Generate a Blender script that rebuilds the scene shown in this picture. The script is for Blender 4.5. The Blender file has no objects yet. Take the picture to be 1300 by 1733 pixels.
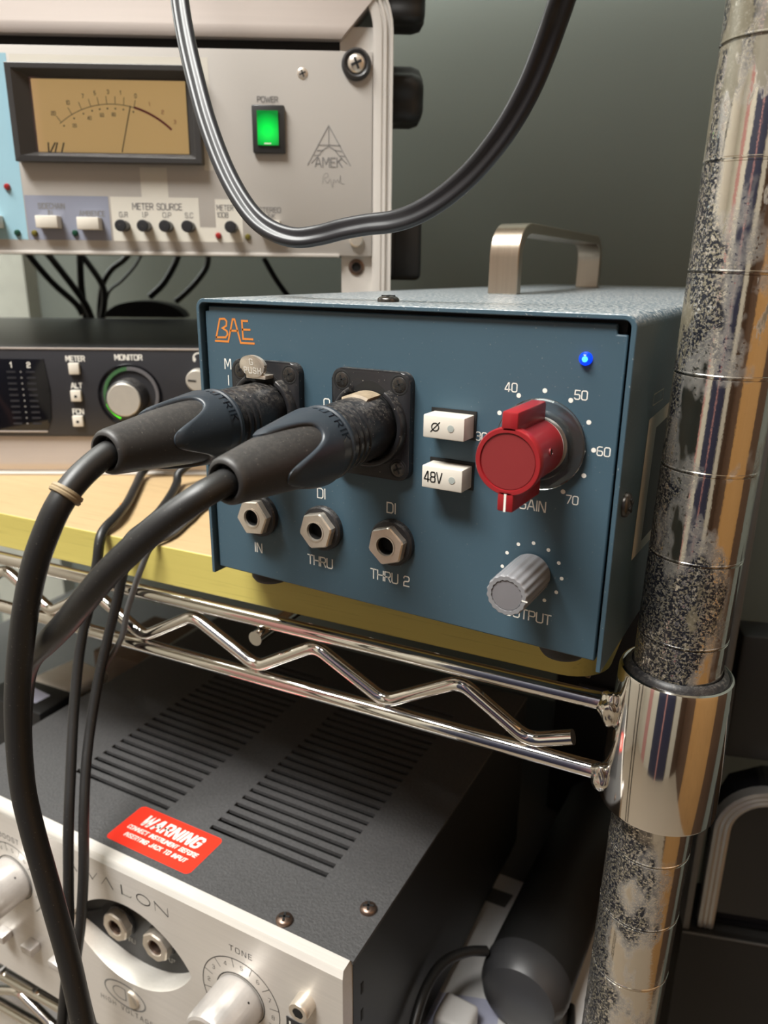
import bpy, bmesh, math, random
from mathutils import Vector, Matrix
random.seed(7)
PI = math.pi
SC = bpy.context.scene
COL = SC.collection
U = 0.001                      # everything below is written in millimetres
Z0 = 1.0                       # the preamp's lower front-left corner stands 1 m above the floor

# ------------------------------------------------------------------ camera
def cam_matrix(yaw, pitch, roll):
    cy, sy, cp, sp, cr, sr = math.cos(yaw), math.sin(yaw), math.cos(pitch), math.sin(pitch), math.cos(roll), math.sin(roll)
    Rz = Matrix(((cy, -sy, 0), (sy, cy, 0), (0, 0, 1)))
    Rx = Matrix(((1, 0, 0), (0, cp, sp), (0, -sp, cp)))
    Ry = Matrix(((cr, 0, sr), (0, 1, 0), (-sr, 0, cr)))
    return Rz @ Rx @ Ry
Rm = cam_matrix(0.5246511, 0.3087769, -0.0108457)
cd = bpy.data.cameras.new('camera'); cam = bpy.data.objects.new('camera', cd); COL.objects.link(cam)
right, fwd, up = Rm.col[0], Rm.col[1], Rm.col[2]
M4 = Matrix((right, up, -fwd)).transposed().to_4x4()
M4.translation = Vector((176.593*U, -189.514*U, 101.119*U + Z0))
cam.matrix_world = M4
cd.sensor_fit = 'VERTICAL'; cd.sensor_height = 34.6; cd.sensor_width = 26.0
cd.lens = 1299.194/1733*34.6
cd.clip_start = 0.01; cd.clip_end = 30
cd.dof.use_dof = True; cd.dof.focus_distance = 0.222; cd.dof.aperture_fstop = 17.0
SC.camera = cam

# ------------------------------------------------------------------ world, lights, exposure
w = bpy.data.worlds.new('world'); SC.world = w; w.use_nodes = True
w.node_tree.nodes['Background'].inputs[0].default_value = (1.0, 0.95, 0.88, 1)
w.node_tree.nodes['Background'].inputs[1].default_value = 0.06
def area(name, loc, target, sx, sy, power, col):
    l = bpy.data.lights.new(name, 'AREA'); l.shape = 'RECTANGLE'; l.size = sx; l.size_y = sy; l.energy = power; l.color = col
    o = bpy.data.objects.new(name, l); COL.objects.link(o); o.location = loc
    o.rotation_euler = (Vector(target) - Vector(loc)).to_track_quat('-Z', 'Y').to_euler()
    return o
area('ceiling_lamp', (-0.25, -0.69, 2.42), (0.0, 0.0, 1.0), 0.9, 0.32, 73, (0.975, 0.955, 0.915))
area('ceiling_lamp', (-0.45, -0.22, 2.42), (-0.3, 0.1, 1.0), 1.3, 0.42, 30, (0.97, 1.0, 0.95))  # added unseen lamp that brightens the upper part of the back wall
area('wall_fill', (-1.2, 0.14, 1.75), (-0.45, 0.4, 1.1), 0.3, 0.6, 8, (0.95, 1.0, 0.96))  # added unseen fill for the wall seen through the rack gap
SC.view_settings.view_transform = 'Standard'; SC.view_settings.look = 'None'
SC.view_settings.gamma = 1.0; SC.view_settings.use_curve_mapping = False
SC.view_settings.exposure = 0.0

# ------------------------------------------------------------------ materials
def new_mat(name):
    m = bpy.data.materials.new(name); m.use_nodes = True
    nt = m.node_tree; b = nt.nodes['Principled BSDF']
    return m, nt, b
def node(nt, typ, **kw):
    n = nt.nodes.new(typ)
    for k, v in kw.items():
        if k in n.inputs.keys() if hasattr(n.inputs, 'keys') else False: n.inputs[k].default_value = v
        else: setattr(n, k, v)
    return n
def rgb(c): return (c[0], c[1], c[2], 1)
def srgb(r, g, b):
    f = lambda c: (c/255/12.92) if c/255 <= 0.04045 else ((c/255+0.055)/1.055)**2.4
    return (f(r), f(g), f(b))
def noise(nt, scale, detail=3, rough=0.55, vec=None, stretch=None):
    tc = nt.nodes.new('ShaderNodeTexCoord'); n = nt.nodes.new('ShaderNodeTexNoise')
    n.inputs['Scale'].default_value = scale; n.inputs['Detail'].default_value = detail; n.inputs['Roughness'].default_value = rough
    if stretch:
        mp = nt.nodes.new('ShaderNodeMapping'); mp.inputs['Scale'].default_value = stretch
        nt.links.new(tc.outputs['Object'], mp.inputs['Vector']); nt.links.new(mp.outputs['Vector'], n.inputs['Vector'])
    else: nt.links.new(tc.outputs['Object'], n.inputs['Vector'])
    return n.outputs['Fac']
def ramp(nt, fac, p0, p1, c0=(0, 0, 0), c1=(1, 1, 1)):
    r = nt.nodes.new('ShaderNodeValToRGB'); e = r.color_ramp.elements
    e[0].position = p0; e[1].position = p1; e[0].color = rgb(c0); e[1].color = rgb(c1)
    nt.links.new(fac, r.inputs['Fac']); return r.outputs['Color']
def mixc(nt, fac, a, b):
    m = nt.nodes.new('ShaderNodeMix'); m.data_type = 'RGBA'
    for s, v in ((m.inputs['Factor'], fac), (m.inputs[6], a), (m.inputs[7], b)):
        if hasattr(v, 'is_linked'): nt.links.new(v, s)
        elif isinstance(v, (int, float)): s.default_value = v
        else: s.default_value = rgb(v)
    return m.outputs[2]
def math_(nt, op, a, b=0.5):
    m = nt.nodes.new('ShaderNodeMath'); m.operation = op
    for s, v in ((m.inputs[0], a), (m.inputs[1], b)):
        if hasattr(v, 'is_linked'): nt.links.new(v, s)
        else: s.default_value = v
    return m.outputs[0]
def bump(nt, b, h, strength=0.2, dist=0.0003):
    n = nt.nodes.new('ShaderNodeBump'); n.inputs['Strength'].default_value = strength; n.inputs['Distance'].default_value = dist
    nt.links.new(h, n.inputs['Height']); nt.links.new(n.outputs['Normal'], b.inputs['Normal'])
def upness(nt):                       # how far a surface faces upward: dust settles there
    g = nt.nodes.new('ShaderNodeNewGeometry'); s = nt.nodes.new('ShaderNodeSeparateXYZ')
    nt.links.new(g.outputs['True Normal'], s.inputs[0]); return s.outputs['Z']
def simple(name, col, rough=0.5, metal=0.0, var=0.12, vscale=60, bmp=0.0, bscale=900, dust=0.0, coat=0.0, spec=0.5, specks=0.0, dustcol=(0.42, 0.38, 0.33)):
    m, nt, b = new_mat(name)
    f = noise(nt, vscale, 4)
    c = mixc(nt, f, tuple(max(0, x*(1-var)) for x in col), tuple(min(1, x*(1+var)) for x in col))
    if specks:
        sp = ramp(nt, noise(nt, 1500, 1, 0.4), 0.73, 0.76)
        c = mixc(nt, math_(nt, 'MULTIPLY', sp, specks), c, dustcol)
    if dust:
        d = ramp(nt, noise(nt, 800, 4, 0.75), 0.46, 0.62)
        u = ramp(nt, upness(nt), 0.15, 0.95)
        c = mixc(nt, math_(nt, 'MULTIPLY', math_(nt, 'MULTIPLY', d, u), dust), c, dustcol)
    nt.links.new(c, b.inputs['Base Color'])
    b.inputs['Roughness'].default_value = rough; b.inputs['Metallic'].default_value = metal
    b.inputs['Specular IOR Level'].default_value = spec
    if coat: b.inputs['Coat Weight'].default_value = coat; b.inputs['Coat Roughness'].default_value = 0.15
    if bmp: bump(nt, b, noise(nt, bscale, 2), bmp)
    return m
def brushed(name, col, rough=0.3, stretch=(20, 900, 900), bmp=0.15, var=0.15, metal=1.0):   # metal with a grain
    m, nt, b = new_mat(name)
    f = noise(nt, 1.0, 3, 0.6, stretch=stretch)
    nt.links.new(mixc(nt, f, tuple(x*(1-var) for x in col), tuple(min(1, x*(1+var)) for x in col)), b.inputs['Base Color'])
    b.inputs['Metallic'].default_value = metal; b.inputs['Roughness'].default_value = rough
    bump(nt, b, f, bmp, 0.0002); return m
def emit(name, col, base, strength):
    m, nt, b = new_mat(name)
    b.inputs['Base Color'].default_value = rgb(base); b.inputs['Emission Color'].default_value = rgb(col); b.inputs['Emission Strength'].default_value = strength
    b.inputs['Roughness'].default_value = 0.2; return m
def wood(name, c0, c1, rough=0.45, sx=6, sy=160):
    m, nt, b = new_mat(name)
    f = noise(nt, 1.0, 5, 0.6, stretch=(sx, sy, sy))
    g = noise(nt, 1.0, 2, 0.5, stretch=(sx*6, sy*5, sy*5))
    c = mixc(nt, f, c0, c1)
    c = mixc(nt, math_(nt, 'MULTIPLY', ramp(nt, g, 0.58, 0.72), 0.35), c, tuple(x*0.62 for x in c0))
    nt.links.new(c, b.inputs['Base Color']); b.inputs['Roughness'].default_value = rough
    bump(nt, b, g, 0.08); return m
def clear(name, tint=(1, 1, 1), rough=0.03, ior=1.46, mixf=0.85):
    m, nt, b = new_mat(name)
    t = nt.nodes.new('ShaderNodeBsdfTransparent'); t.inputs[0].default_value = rgb(tint)
    g = nt.nodes.new('ShaderNodeBsdfGlossy'); g.inputs['Roughness'].default_value = rough
    fr = nt.nodes.new('ShaderNodeFresnel'); fr.inputs['IOR'].default_value = ior
    mx = nt.nodes.new('ShaderNodeMixShader')
    nt.links.new(fr.outputs[0], mx.inputs[0]); nt.links.new(t.outputs[0], mx.inputs[1]); nt.links.new(g.outputs[0], mx.inputs[2])
    mx2 = nt.nodes.new('ShaderNodeMixShader'); mx2.inputs[0].default_value = 1-mixf
    d = nt.nodes.new('ShaderNodeBsdfDiffuse'); d.inputs[0].default_value = (0.6, 0.6, 0.58, 1)
    nt.links.new(mx.outputs[0], mx2.inputs[1]); nt.links.new(d.outputs[0], mx2.inputs[2])
    nt.links.new(mx2.outputs[0], nt.nodes['Material Output'].inputs[0]); return m

MAT = {}
BLUE = (0.046, 0.086, 0.116)
MAT['blue'] = simple('blue_enamel', BLUE, 0.42, var=0.05, bmp=0.05, bscale=1400, specks=0.22, spec=0.45)
MAT['blue_shell'] = simple('blue_enamel_dusty', BLUE, 0.36, var=0.06, bmp=0.06, bscale=1400, dust=1.0, specks=0.3, dustcol=(0.60, 0.59, 0.57))
MAT['black'] = simple('black_plastic', (0.018, 0.018, 0.020), 0.42, var=0.2, dust=0.22, specks=0.2)
MAT['black_plain'] = simple('black_void', (0.004, 0.004, 0.004), 0.7)
MAT['black_metal'] = simple('black_metal', (0.017, 0.017, 0.019), 0.30, 0.2, var=0.2, dust=0.26, specks=0.5, bmp=0.05)
MAT['cable'] = simple('black_cable_rubber', (0.012, 0.0118, 0.012), 0.43, var=0.12, specks=0.14)
MAT['cord'] = simple('grey_black_cord', (0.013, 0.013, 0.016), 0.40, var=0.12)
MAT['boot'] = simple('grey_black_rubber', (0.028, 0.0265, 0.026), 0.48, var=0.12, vscale=120, specks=0.16, dust=0.05, bmp=0.04)
MAT['petal'] = simple('slate_black_rubber', (0.026, 0.034, 0.044), 0.38, var=0.1, specks=0.10)
MAT['band'] = simple('tan_rubber', (0.27, 0.205, 0.12), 0.6, var=0.2)
MAT['latch'] = simple('dusty_tan_plate', (0.25, 0.195, 0.13), 0.6, var=0.5, vscale=500, specks=0.4)
MAT['nickel'] = brushed('nickel', (0.74, 0.67, 0.58), 0.30, (700, 700, 700), 0.05, 0.1, 0.75)
MAT['dull_silver'] = simple('dull_silver', (0.42, 0.42, 0.42), 0.32, 0.7)
MAT['steel'] = brushed('brushed_steel', (0.42, 0.36, 0.29), 0.30, (900, 900, 20), 0.12)
MAT['black_screw'] = simple('black_screw', (0.085, 0.08, 0.075), 0.26, 0.8, dust=0.1)
MAT['bronze'] = simple('bronzed_screw', (0.20, 0.14, 0.11), 0.35, 0.9, var=0.3, vscale=300)
MAT['red'] = simple('red_plastic', (0.26, 0.012, 0.016), 0.30, var=0.06, spec=0.5)
MAT['red_inlay'] = simple('dark_red_inlay', (0.20, 0.020, 0.022), 0.36, var=0.05)
MAT['white'] = simple('white_ink', (0.78, 0.76, 0.70), 0.5, var=0.03)
MAT['pale_ink'] = simple('pale_ink', (0.50, 0.49, 0.45), 0.5, var=0.06)
MAT['orange'] = simple('orange_ink', (0.60, 0.20, 0.035), 0.45, var=0.05)
MAT['black_ink'] = simple('black_ink', (0.012, 0.012, 0.012), 0.5)
MAT['grey_ink'] = simple('grey_ink', (0.18, 0.175, 0.17), 0.5)
MAT['cream_button'] = simple('cream_plastic', (0.62, 0.58, 0.51), 0.35, var=0.03)
MAT['lens_grey'] = simple('grey_lens', (0.33, 0.36, 0.34), 0.25, var=0.05)
MAT['knob_grey'] = simple('grey_plastic', (0.20, 0.20, 0.21), 0.27, var=0.06, spec=0.6)
MAT['cap_grey'] = simple('dull_grey_cap', (0.16, 0.155, 0.165), 0.42, var=0.05)
MAT['led_blue'] = emit('blue_lamp', (0.0, 0.045, 1.0), (0.0, 0.02, 0.4), 1.3)
MAT['led_core'] = emit('blue_lamp_core', (0.03, 0.50, 1.0), (0.1, 0.4, 0.8), 1.4)
MAT['clear'] = clear('clear_acrylic', (0.95, 0.96, 0.97), 0.05, 1.5, 0.965)
MAT['glass'] = clear('meter_glass', (1, 1, 1), 0.02, 1.5, 0.99)
MAT['hull_label'] = simple('pale_label_print', (0.52, 0.50, 0.42), 0.5)
MAT['rubber'] = simple('black_rubber_foot', (0.014, 0.013, 0.012), 0.6)
MAT['beech'] = wood('beech_top', (0.385, 0.265, 0.135), (0.47, 0.33, 0.175), 0.55)
MAT['beech_edge'] = wood('yellow_beech_edge', (0.44, 0.37, 0.095), (0.56, 0.47, 0.13), 0.42, 5, 190)
MAT['chrome'] = simple('chrome', (0.80, 0.77, 0.73), 0.08, 1.0, var=0.06, bmp=0.02, bscale=300)
MAT['weld'] = simple('chromed_weld', (0.75, 0.72, 0.66), 0.16, 1.0, bmp=0.25, bscale=500)
MAT['alu_white'] = simple('white_lacquered_aluminium', (0.63, 0.60, 0.56), 0.35, 0.15, var=0.05)
MAT['alu'] = brushed('silver_anodised', (0.56, 0.50, 0.46), 0.42, (8, 500, 500), 0.05, 0.06, 0.55)
MAT['face_grey'] = simple('light_grey_faceplate', (0.45, 0.425, 0.395), 0.45, 0.0, var=0.04, vscale=25)
MAT['face_light'] = simple('pale_print', (0.60, 0.57, 0.50), 0.5, var=0.03)
MAT['lav'] = simple('lavender_print', (0.23, 0.245, 0.31), 0.5, var=0.04)
MAT['sky'] = simple('light_blue_print', (0.28, 0.47, 0.56), 0.5, var=0.05)
MAT['bezel'] = simple('black_bezel', (0.035, 0.033, 0.032), 0.35, var=0.1)
MAT['dial'] = emit('glowing_cream_dial', (0.80, 0.52, 0.20), (0.60, 0.46, 0.24), 0.42)  # cream dial with a weak glow of its own
MAT['scale_red'] = simple('red_scale_ink', (0.42, 0.05, 0.035), 0.5)
MAT['switch_black'] = simple('switch_frame', (0.03, 0.03, 0.03), 0.3)
def rocker_material():              # a small lamp glowing through green plastic
    m, nt, b = new_mat('green_rocker')
    tc = nt.nodes.new('ShaderNodeTexCoord'); v = nt.nodes.new('ShaderNodeVectorMath'); v.operation = 'DISTANCE'
    v.inputs[1].default_value = (38.3*U, -4.8*U, 167.3*U); nt.links.new(tc.outputs['Object'], v.inputs[0])
    r = ramp(nt, math_(nt, 'MULTIPLY', v.outputs['Value'], 110.0), 0.12, 0.85, (0.95, 0.95, 0.95), (0.10, 0.10, 0.10))
    b.inputs['Base Color'].default_value = (0.0, 0.16, 0.03, 1); b.inputs['Emission Color'].default_value = (0.0, 1.0, 0.07, 1)
    nt.links.new(r, b.inputs['Emission Strength']); b.inputs['Roughness'].default_value = 0.2; return m
MAT['switch_green'] = rocker_material()
MAT['led_red'] = simple('red_lamp', (0.28, 0.02, 0.02), 0.2)
MAT['led_green'] = simple('unlit_green_lamp', (0.01, 0.05, 0.03), 0.15)
MAT['led_amber'] = simple('unlit_amber_lamp', (0.12, 0.10, 0.02), 0.15)
MAT['ring_green'] = emit('green_level_light', (0.12, 1.0, 0.02), (0.05, 0.4, 0.02), 1.0)
MAT['ring_dim'] = emit('dim_green_level_light', (0.05, 0.30, 0.05), (0.05, 0.10, 0.05), 0.12)
MAT['ring_grey'] = simple('grey_level_ring', (0.12, 0.115, 0.12), 0.3)
MAT['graphite'] = simple('graphite_panel', (0.035, 0.035, 0.040), 0.36, 0.25, var=0.08)
MAT['silver_knob'] = brushed('turned_silver', (0.60, 0.565, 0.50), 0.35, (300, 300, 300), 0.04, 0.06, 0.5)
MAT['gloss_black'] = simple('gloss_black', (0.006, 0.006, 0.008), 0.08)
MAT['wrinkle'] = simple('black_wrinkle_paint', (0.056, 0.055, 0.056), 0.55, var=0.5, vscale=900, bmp=0.9, bscale=850, specks=0.10)
MAT['satin_black'] = simple('satin_black', (0.010, 0.010, 0.010), 0.5)
MAT['alu_face'] = brushed('brushed_aluminium_face', (0.70, 0.665, 0.62), 0.42, (14, 900, 900), 0.10, 0.10, 0.40)
MAT['alu_edge'] = brushed('bright_aluminium_edge', (0.75, 0.72, 0.67), 0.38, (14, 900, 900), 0.06, 0.1, 0.6)
MAT['knob_alu'] = brushed('satin_aluminium', (0.66, 0.63, 0.61), 0.32, (500, 500, 500), 0.03, 0.08, 0.6)
MAT['sticker'] = simple('red_sticker', (0.78, 0.030, 0.012), 0.42, var=0.03)
MAT['tube_cap'] = simple('dark_grey_plastic', (0.035, 0.035, 0.037), 0.4, var=0.06)
MAT['paper'] = simple('white_paper', (0.62, 0.61, 0.60), 0.5, var=0.08, vscale=30)
MAT['paper_print'] = simple('lilac_print', (0.38, 0.39, 0.50), 0.5, var=0.15)
MAT['cream_box'] = simple('off_white_plastic', (0.78, 0.75, 0.69), 0.45)
MAT['brown_card'] = simple('brown_card', (0.13, 0.085, 0.055), 0.7, var=0.3)
MAT['lilac_label'] = simple('pale_lilac_label', (0.45, 0.46, 0.58), 0.4)
MAT['grey_edge'] = simple('grey_edge', (0.10, 0.10, 0.10), 0.45, 0.2, bmp=0.3)
MAT['wall'] = simple('grey_green_wall', (0.150, 0.172, 0.155), 0.75, var=0.06, vscale=3)
MAT['pale_wall'] = simple('pale_wall_trim', (0.34, 0.35, 0.31), 0.7)
MAT['cream_wall'] = simple('cream_wall', (0.50, 0.465, 0.40), 0.8, var=0.05)
MAT['dark_wood'] = wood('dark_strip_wood', (0.05, 0.028, 0.018), (0.09, 0.05, 0.03), 0.4, 60, 4)
MAT['orange_wood'] = wood('orange_wood', (0.24, 0.125, 0.045), (0.33, 0.18, 0.065), 0.4, 60, 4)
MAT['rose'] = simple('rose_strip', (0.42, 0.20, 0.19), 0.7)
MAT['navy'] = simple('dark_blue_strip', (0.020, 0.022, 0.05), 0.5)
MAT['ceiling'] = simple('white_ceiling', (0.70, 0.67, 0.60), 0.8)
MAT['tan_floor'] = simple('tan_floor', (0.22, 0.18, 0.135), 0.6, var=0.2)

def pole_material():                 # worn chrome: mirror patches, pitted black-and-tan patches, dull tan film
    m, nt, b = new_mat('worn_chrome_post')
    tc = nt.nodes.new('ShaderNodeTexCoord'); sx = nt.nodes.new('ShaderNodeSeparateXYZ'); nt.links.new(tc.outputs['Object'], sx.inputs[0])
    big = math_(nt, 'ADD', noise(nt, 30, 4, 0.6, stretch=(1.5, 1.5, 0.7)), math_(nt, 'MULTIPLY', sx.outputs['X'], -9.0))   # the side towards the gear is pitted most
    spk = noise(nt, 900, 3, 0.7)
    film = math_(nt, 'ADD', noise(nt, 42, 5, 0.62, stretch=(1.4, 1.4, 0.55)), math_(nt, 'MULTIPLY', sx.outputs['Z'], 0.75))
    mask = math_(nt, 'MULTIPLY', ramp(nt, big, 0.43, 0.52), ramp(nt, spk, 0.36, 0.46))
    filmm = ramp(nt, film, 0.625, 0.645)
    dark = mixc(nt, ramp(nt, noise(nt, 1500, 2, 0.6), 0.50, 0.60), (0.014, 0.016, 0.024), (0.23, 0.205, 0.15))
    c = mixc(nt, mask, (0.78, 0.74, 0.68), dark)
    c = mixc(nt, math_(nt, 'MULTIPLY', filmm, 0.9), c, (0.17, 0.15, 0.105))
    nt.links.new(c, b.inputs['Base Color'])
    d = math_(nt, 'MAXIMUM', math_(nt, 'MULTIPLY', mask, 0.7), math_(nt, 'MULTIPLY', filmm, 0.85))
    nt.links.new(math_(nt, 'SUBTRACT', 1.0, d), b.inputs['Metallic'])
    nt.links.new(math_(nt, 'ADD', math_(nt, 'MULTIPLY', d, 0.36), 0.07), b.inputs['Roughness'])
    bump(nt, b, spk, 0.10, 0.0002); return m
MAT['post'] = pole_material()

# ------------------------------------------------------------------ mesh helpers
class MB:
    def __init__(s): s.bm = bmesh.new()
    def face(s, pts): return s.bm.faces.new([s.bm.verts.new(p) for p in pts])
    def box(s, x0, x1, y0, y1, z0, z1, bev=0.0, seg=2, taper=0.0):
        t = taper
        v = [s.bm.verts.new(p) for p in ((x0+t, y0, z0+t), (x1-t, y0, z0+t), (x1, y1, z0), (x0, y1, z0), (x0+t, y0, z1-t), (x1-t, y0, z1-t), (x1, y1, z1), (x0, y1, z1))]
        fs = [s.bm.faces.new([v[i] for i in q]) for q in ((3, 2, 1, 0), (4, 5, 6, 7), (0, 1, 5, 4), (1, 2, 6, 5), (2, 3, 7, 6), (3, 0, 4, 7))]
        if bev:
            es = {e for f in fs for e in f.edges}
            bmesh.ops.bevel(s.bm, geom=list(es), offset=bev, segments=seg, profile=0.5, affect='EDGES')
        return s
    def prism(s, poly, fr, d0, d1, bev=0.0, seg=2):
        """poly of (u,v); fr(u,v,d) -> point; extruded from d0 to d1"""
        a = [s.bm.verts.new(fr(u, v, d0)) for u, v in poly]; b = [s.bm.verts.new(fr(u, v, d1)) for u, v in poly]
        n = len(poly); fa = s.bm.faces.new(a); fb = s.bm.faces.new(b[::-1])
        for i in range(n): s.bm.faces.new((a[i], b[i], b[(i+1) % n], a[(i+1) % n]))
        if bev: bmesh.ops.bevel(s.bm, geom=list(fa.edges), offset=bev, segments=seg, profile=0.5, affect='EDGES')
        return s
    def lathe(s, prof, o=(0, 0, 0), d=(0, 0, 1), seg=48, a0=0.0, a1=2*PI, caps=True, rf=None):
        """prof: (radius, height along d)"""
        o = Vector(o); d = Vector(d).normalized()
        t = Vector((1, 0, 0)) if abs(d.x) < 0.9 else Vector((0, 0, 1))
        if abs(d.y) > 0.9: t = Vector((1, 0, 0))
        e1 = (t - d*t.dot(d)).normalized(); e2 = d.cross(e1)
        full = abs(a1-a0-2*PI) < 1e-6; n = seg if full else seg+1
        rings = []
        for r, h in prof:
            if r < 1e-6: rings.append([s.bm.verts.new(o+d*h)]); continue
            ring = []
            for i in range(n):
                a = a0+(a1-a0)*i/seg; rr = r*(rf(a, h) if rf else 1)
                ring.append(s.bm.verts.new(o+d*h+(e1*math.cos(a)+e2*math.sin(a))*rr))
            rings.append(ring)
        for A, B in zip(rings, rings[1:]):
            m = seg
            for i in range(m):
                j = (i+1) % n
                if len(A) == 1 and len(B) == 1: continue
                if len(A) == 1: s.bm.faces.new((A[0], B[j], B[i]))
                elif len(B) == 1: s.bm.faces.new((A[i], A[j], B[0]))
                else: s.bm.faces.new((A[i], A[j], B[j], B[i]))
        if not full and caps:
            for k in (0, n-1):
                vs = [r[k] for r in rings]
                if len(set(vs)) > 2: s.bm.faces.new(vs)
        return s
    def sweep(s, pts, sec, ref=(0, 0, 1), caps=True, scale=None, flat=None):
        """sweep a closed 2-D section along points, parallel transport"""
        P = [Vector(p) for p in pts]; n = len(P)
        T = [((P[min(i+1, n-1)]-P[max(i-1, 0)]).normalized()) for i in range(n)]
        N = Vector(ref); N = (N-T[0]*N.dot(T[0])).normalized(); rings = []
        for i in range(n):
            if flat: N = T[i].cross(Vector(flat))           # a flat cord keeps one side towards this direction
            N = (N-T[i]*N.dot(T[i])).normalized(); B = T[i].cross(N)
            k = scale(i/(n-1)) if scale else 1
            rings.append([s.bm.verts.new(P[i]+(N*u+B*v)*k) for u, v in sec])
        m = len(sec)
        for A, B in zip(rings, rings[1:]):
            for i in range(m): s.bm.faces.new((A[i], A[(i+1) % m], B[(i+1) % m], B[i]))
        if caps: s.bm.faces.new(rings[0][::-1]); s.bm.faces.new(rings[-1])
        return s
    def tube(s, pts, r, seg=14, sub=6, smooth=True, **k):
        return s.sweep(spline(pts, sub) if smooth else pts, circ(r, seg), **k)
    def ribbon(s, pl, wid, fr):
        closed = len(pl) > 2 and (abs(pl[0][0]-pl[-1][0])+abs(pl[0][1]-pl[-1][1])) < 1e-6
        P = [Vector(p) for p in (pl[:-1] if closed else pl)]; n = len(P); L = []; R = []
        for i in range(n):
            a = P[(i-1) % n] if (closed or i > 0) else None; c = P[(i+1) % n] if (closed or i < n-1) else None
            d1 = (P[i]-a).normalized() if a is not None else None; d2 = (c-P[i]).normalized() if c is not None else None
            if d1 is None: t = d2; q = 1
            elif d2 is None: t = d1; q = 1
            else:
                t = (d1+d2); t = d2 if t.length < 1e-6 else t.normalized(); q = 1/max(0.45, t.dot(d2))
            nn = Vector((-t.y, t.x))*wid/2*q
            ex = Vector((0, 0))
            if not closed and i == 0: ex = -t*wid*0.42
            if not closed and i == n-1: ex = t*wid*0.42
            L.append(s.bm.verts.new(fr(*(P[i]+nn+ex)))); R.append(s.bm.verts.new(fr(*(P[i]-nn+ex))))
        for i in range(n if closed else n-1):
            j = (i+1) % n; s.bm.faces.new((L[i], R[i], R[j], L[j]))
        return s
    def text(s, txt, x, z, h, fr, wt=0.13, anchor='l', shear=0.0, sp=0.22, ws=1.0):
        ws_ = []
        for ch in txt: ws_.append(FONT.get(ch, (0.4, []))[0]*h*ws)
        total = sum(ws_)+sp*h*(len(txt)-1)
        if anchor == 'c': x -= total/2
        if anchor == 'r': x -= total
        for ch, wd in zip(txt, ws_):
            for pl in FONT.get(ch, (0.4, []))[1]:
                s.ribbon([(x+u*h*ws+shear*v*h, z+v*h) for u, v in pl], wt*h, fr)
            x += wd+sp*h
        return s
    def disc(s, u, v, r, fr, seg=20, ry=None):
        s.bm.faces.new([s.bm.verts.new(fr(u+r*math.cos(2*PI*i/seg), v+(ry or r)*math.sin(2*PI*i/seg))) for i in range(seg)])
        return s
    def arc(s, cx, cz, r, a0, a1, wid, fr, n=40):
        return s.ribbon([(cx+r*math.cos(math.radians(a0+(a1-a0)*i/n)), cz+r*math.sin(math.radians(a0+(a1-a0)*i/n))) for i in range(n+1)], wid, fr)

def circ(r, n): return [(r*math.cos(2*PI*i/n), r*math.sin(2*PI*i/n)) for i in range(n)]
def spline(pts, sub=6):
    P = [Vector(p) for p in pts]; P = [P[0]*2-P[1]]+P+[P[-1]*2-P[-2]]; out = []
    for i in range(1, len(P)-2):
        for k in range(sub):
            t = k/sub; a, b, c, d = P[i-1:i+3]
            out.append(0.5*((2*b)+(c-a)*t+(2*a-5*b+4*c-d)*t*t+(3*b-a-3*c+d)*t**3))
    out.append(P[-2]); return out
def rrect(x0, x1, z0, z1, r, n=6):
    o = []
    for cx, cz, a in ((x1-r, z0+r, -90), (x1-r, z1-r, 0), (x0+r, z1-r, 90), (x0+r, z0+r, 180)):
        for i in range(n+1):
            t = math.radians(a+90*i/n); o.append((cx+r*math.cos(t), cz+r*math.sin(t)))
    return o
def front(y=-0.06):          # a frame on a plane that faces the viewer (-y)
    return lambda u, v, d=0.0: (u, y+d, v)
def top(z):                  # a frame on a plane that faces up
    return lambda u, v, d=0.0: (u, v, z+d)

def ob(name, mb, mat, parent=None, smooth=32, flip=True, bevel=0.0):
    bm = mb.bm
    if flip: bmesh.ops.recalc_face_normals(bm, faces=bm.faces[:])
    for v in bm.verts: v.co *= U
    me = bpy.data.meshes.new(name); bm.to_mesh(me); bm.free()
    mats = mat if isinstance(mat, (list, tuple)) else [mat]
    for m in mats: me.materials.append(MAT[m])
    if smooth:
        for p in me.polygons: p.use_smooth = True
        me.set_sharp_from_angle(angle=math.radians(smooth))
    o = bpy.data.objects.new(name, me); COL.objects.link(o)
    if parent is not None: o.parent = parent
    if bevel:
        b = o.modifiers.new('bevel', 'BEVEL'); b.width = bevel*U; b.segments = 2; b.limit_method = 'ANGLE'; b.angle_limit = math.radians(40)
    return o
def ink(name, mb, mat, parent): return ob(name, mb, mat, parent, smooth=0, flip=False)
def thing(name, label, cat, loc=(0, 0, 0), rz=0.0, group=None, rot=None):
    o = bpy.data.objects.new(name, None); COL.objects.link(o); o.empty_display_size = 0.01
    o.location = (loc[0]*U, loc[1]*U, loc[2]*U+Z0); o.rotation_euler = rot or (0, 0, math.radians(rz))
    o['label'] = label; o['category'] = cat
    if group: o['group'] = group
    return o
def struct(name, mb, mat, loc=(0, 0, 0), rz=0.0, parent=None):
    o = ob(name, mb, mat, parent, smooth=0)
    if parent is None: o.location = (loc[0]*U, loc[1]*U, loc[2]*U+Z0); o.rotation_euler = (0, 0, math.radians(rz)); o['kind'] = 'structure'
    return o
def piece(o, parent, loc=(0, 0, 0), rot=(0, 0, 0), name=None):   # a copy of a part under another parent
    c = o.copy(); COL.objects.link(c); c.parent = parent
    c.location = tuple(x*U for x in loc); c.rotation_euler = rot
    if name: c.name = name
    return c

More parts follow.
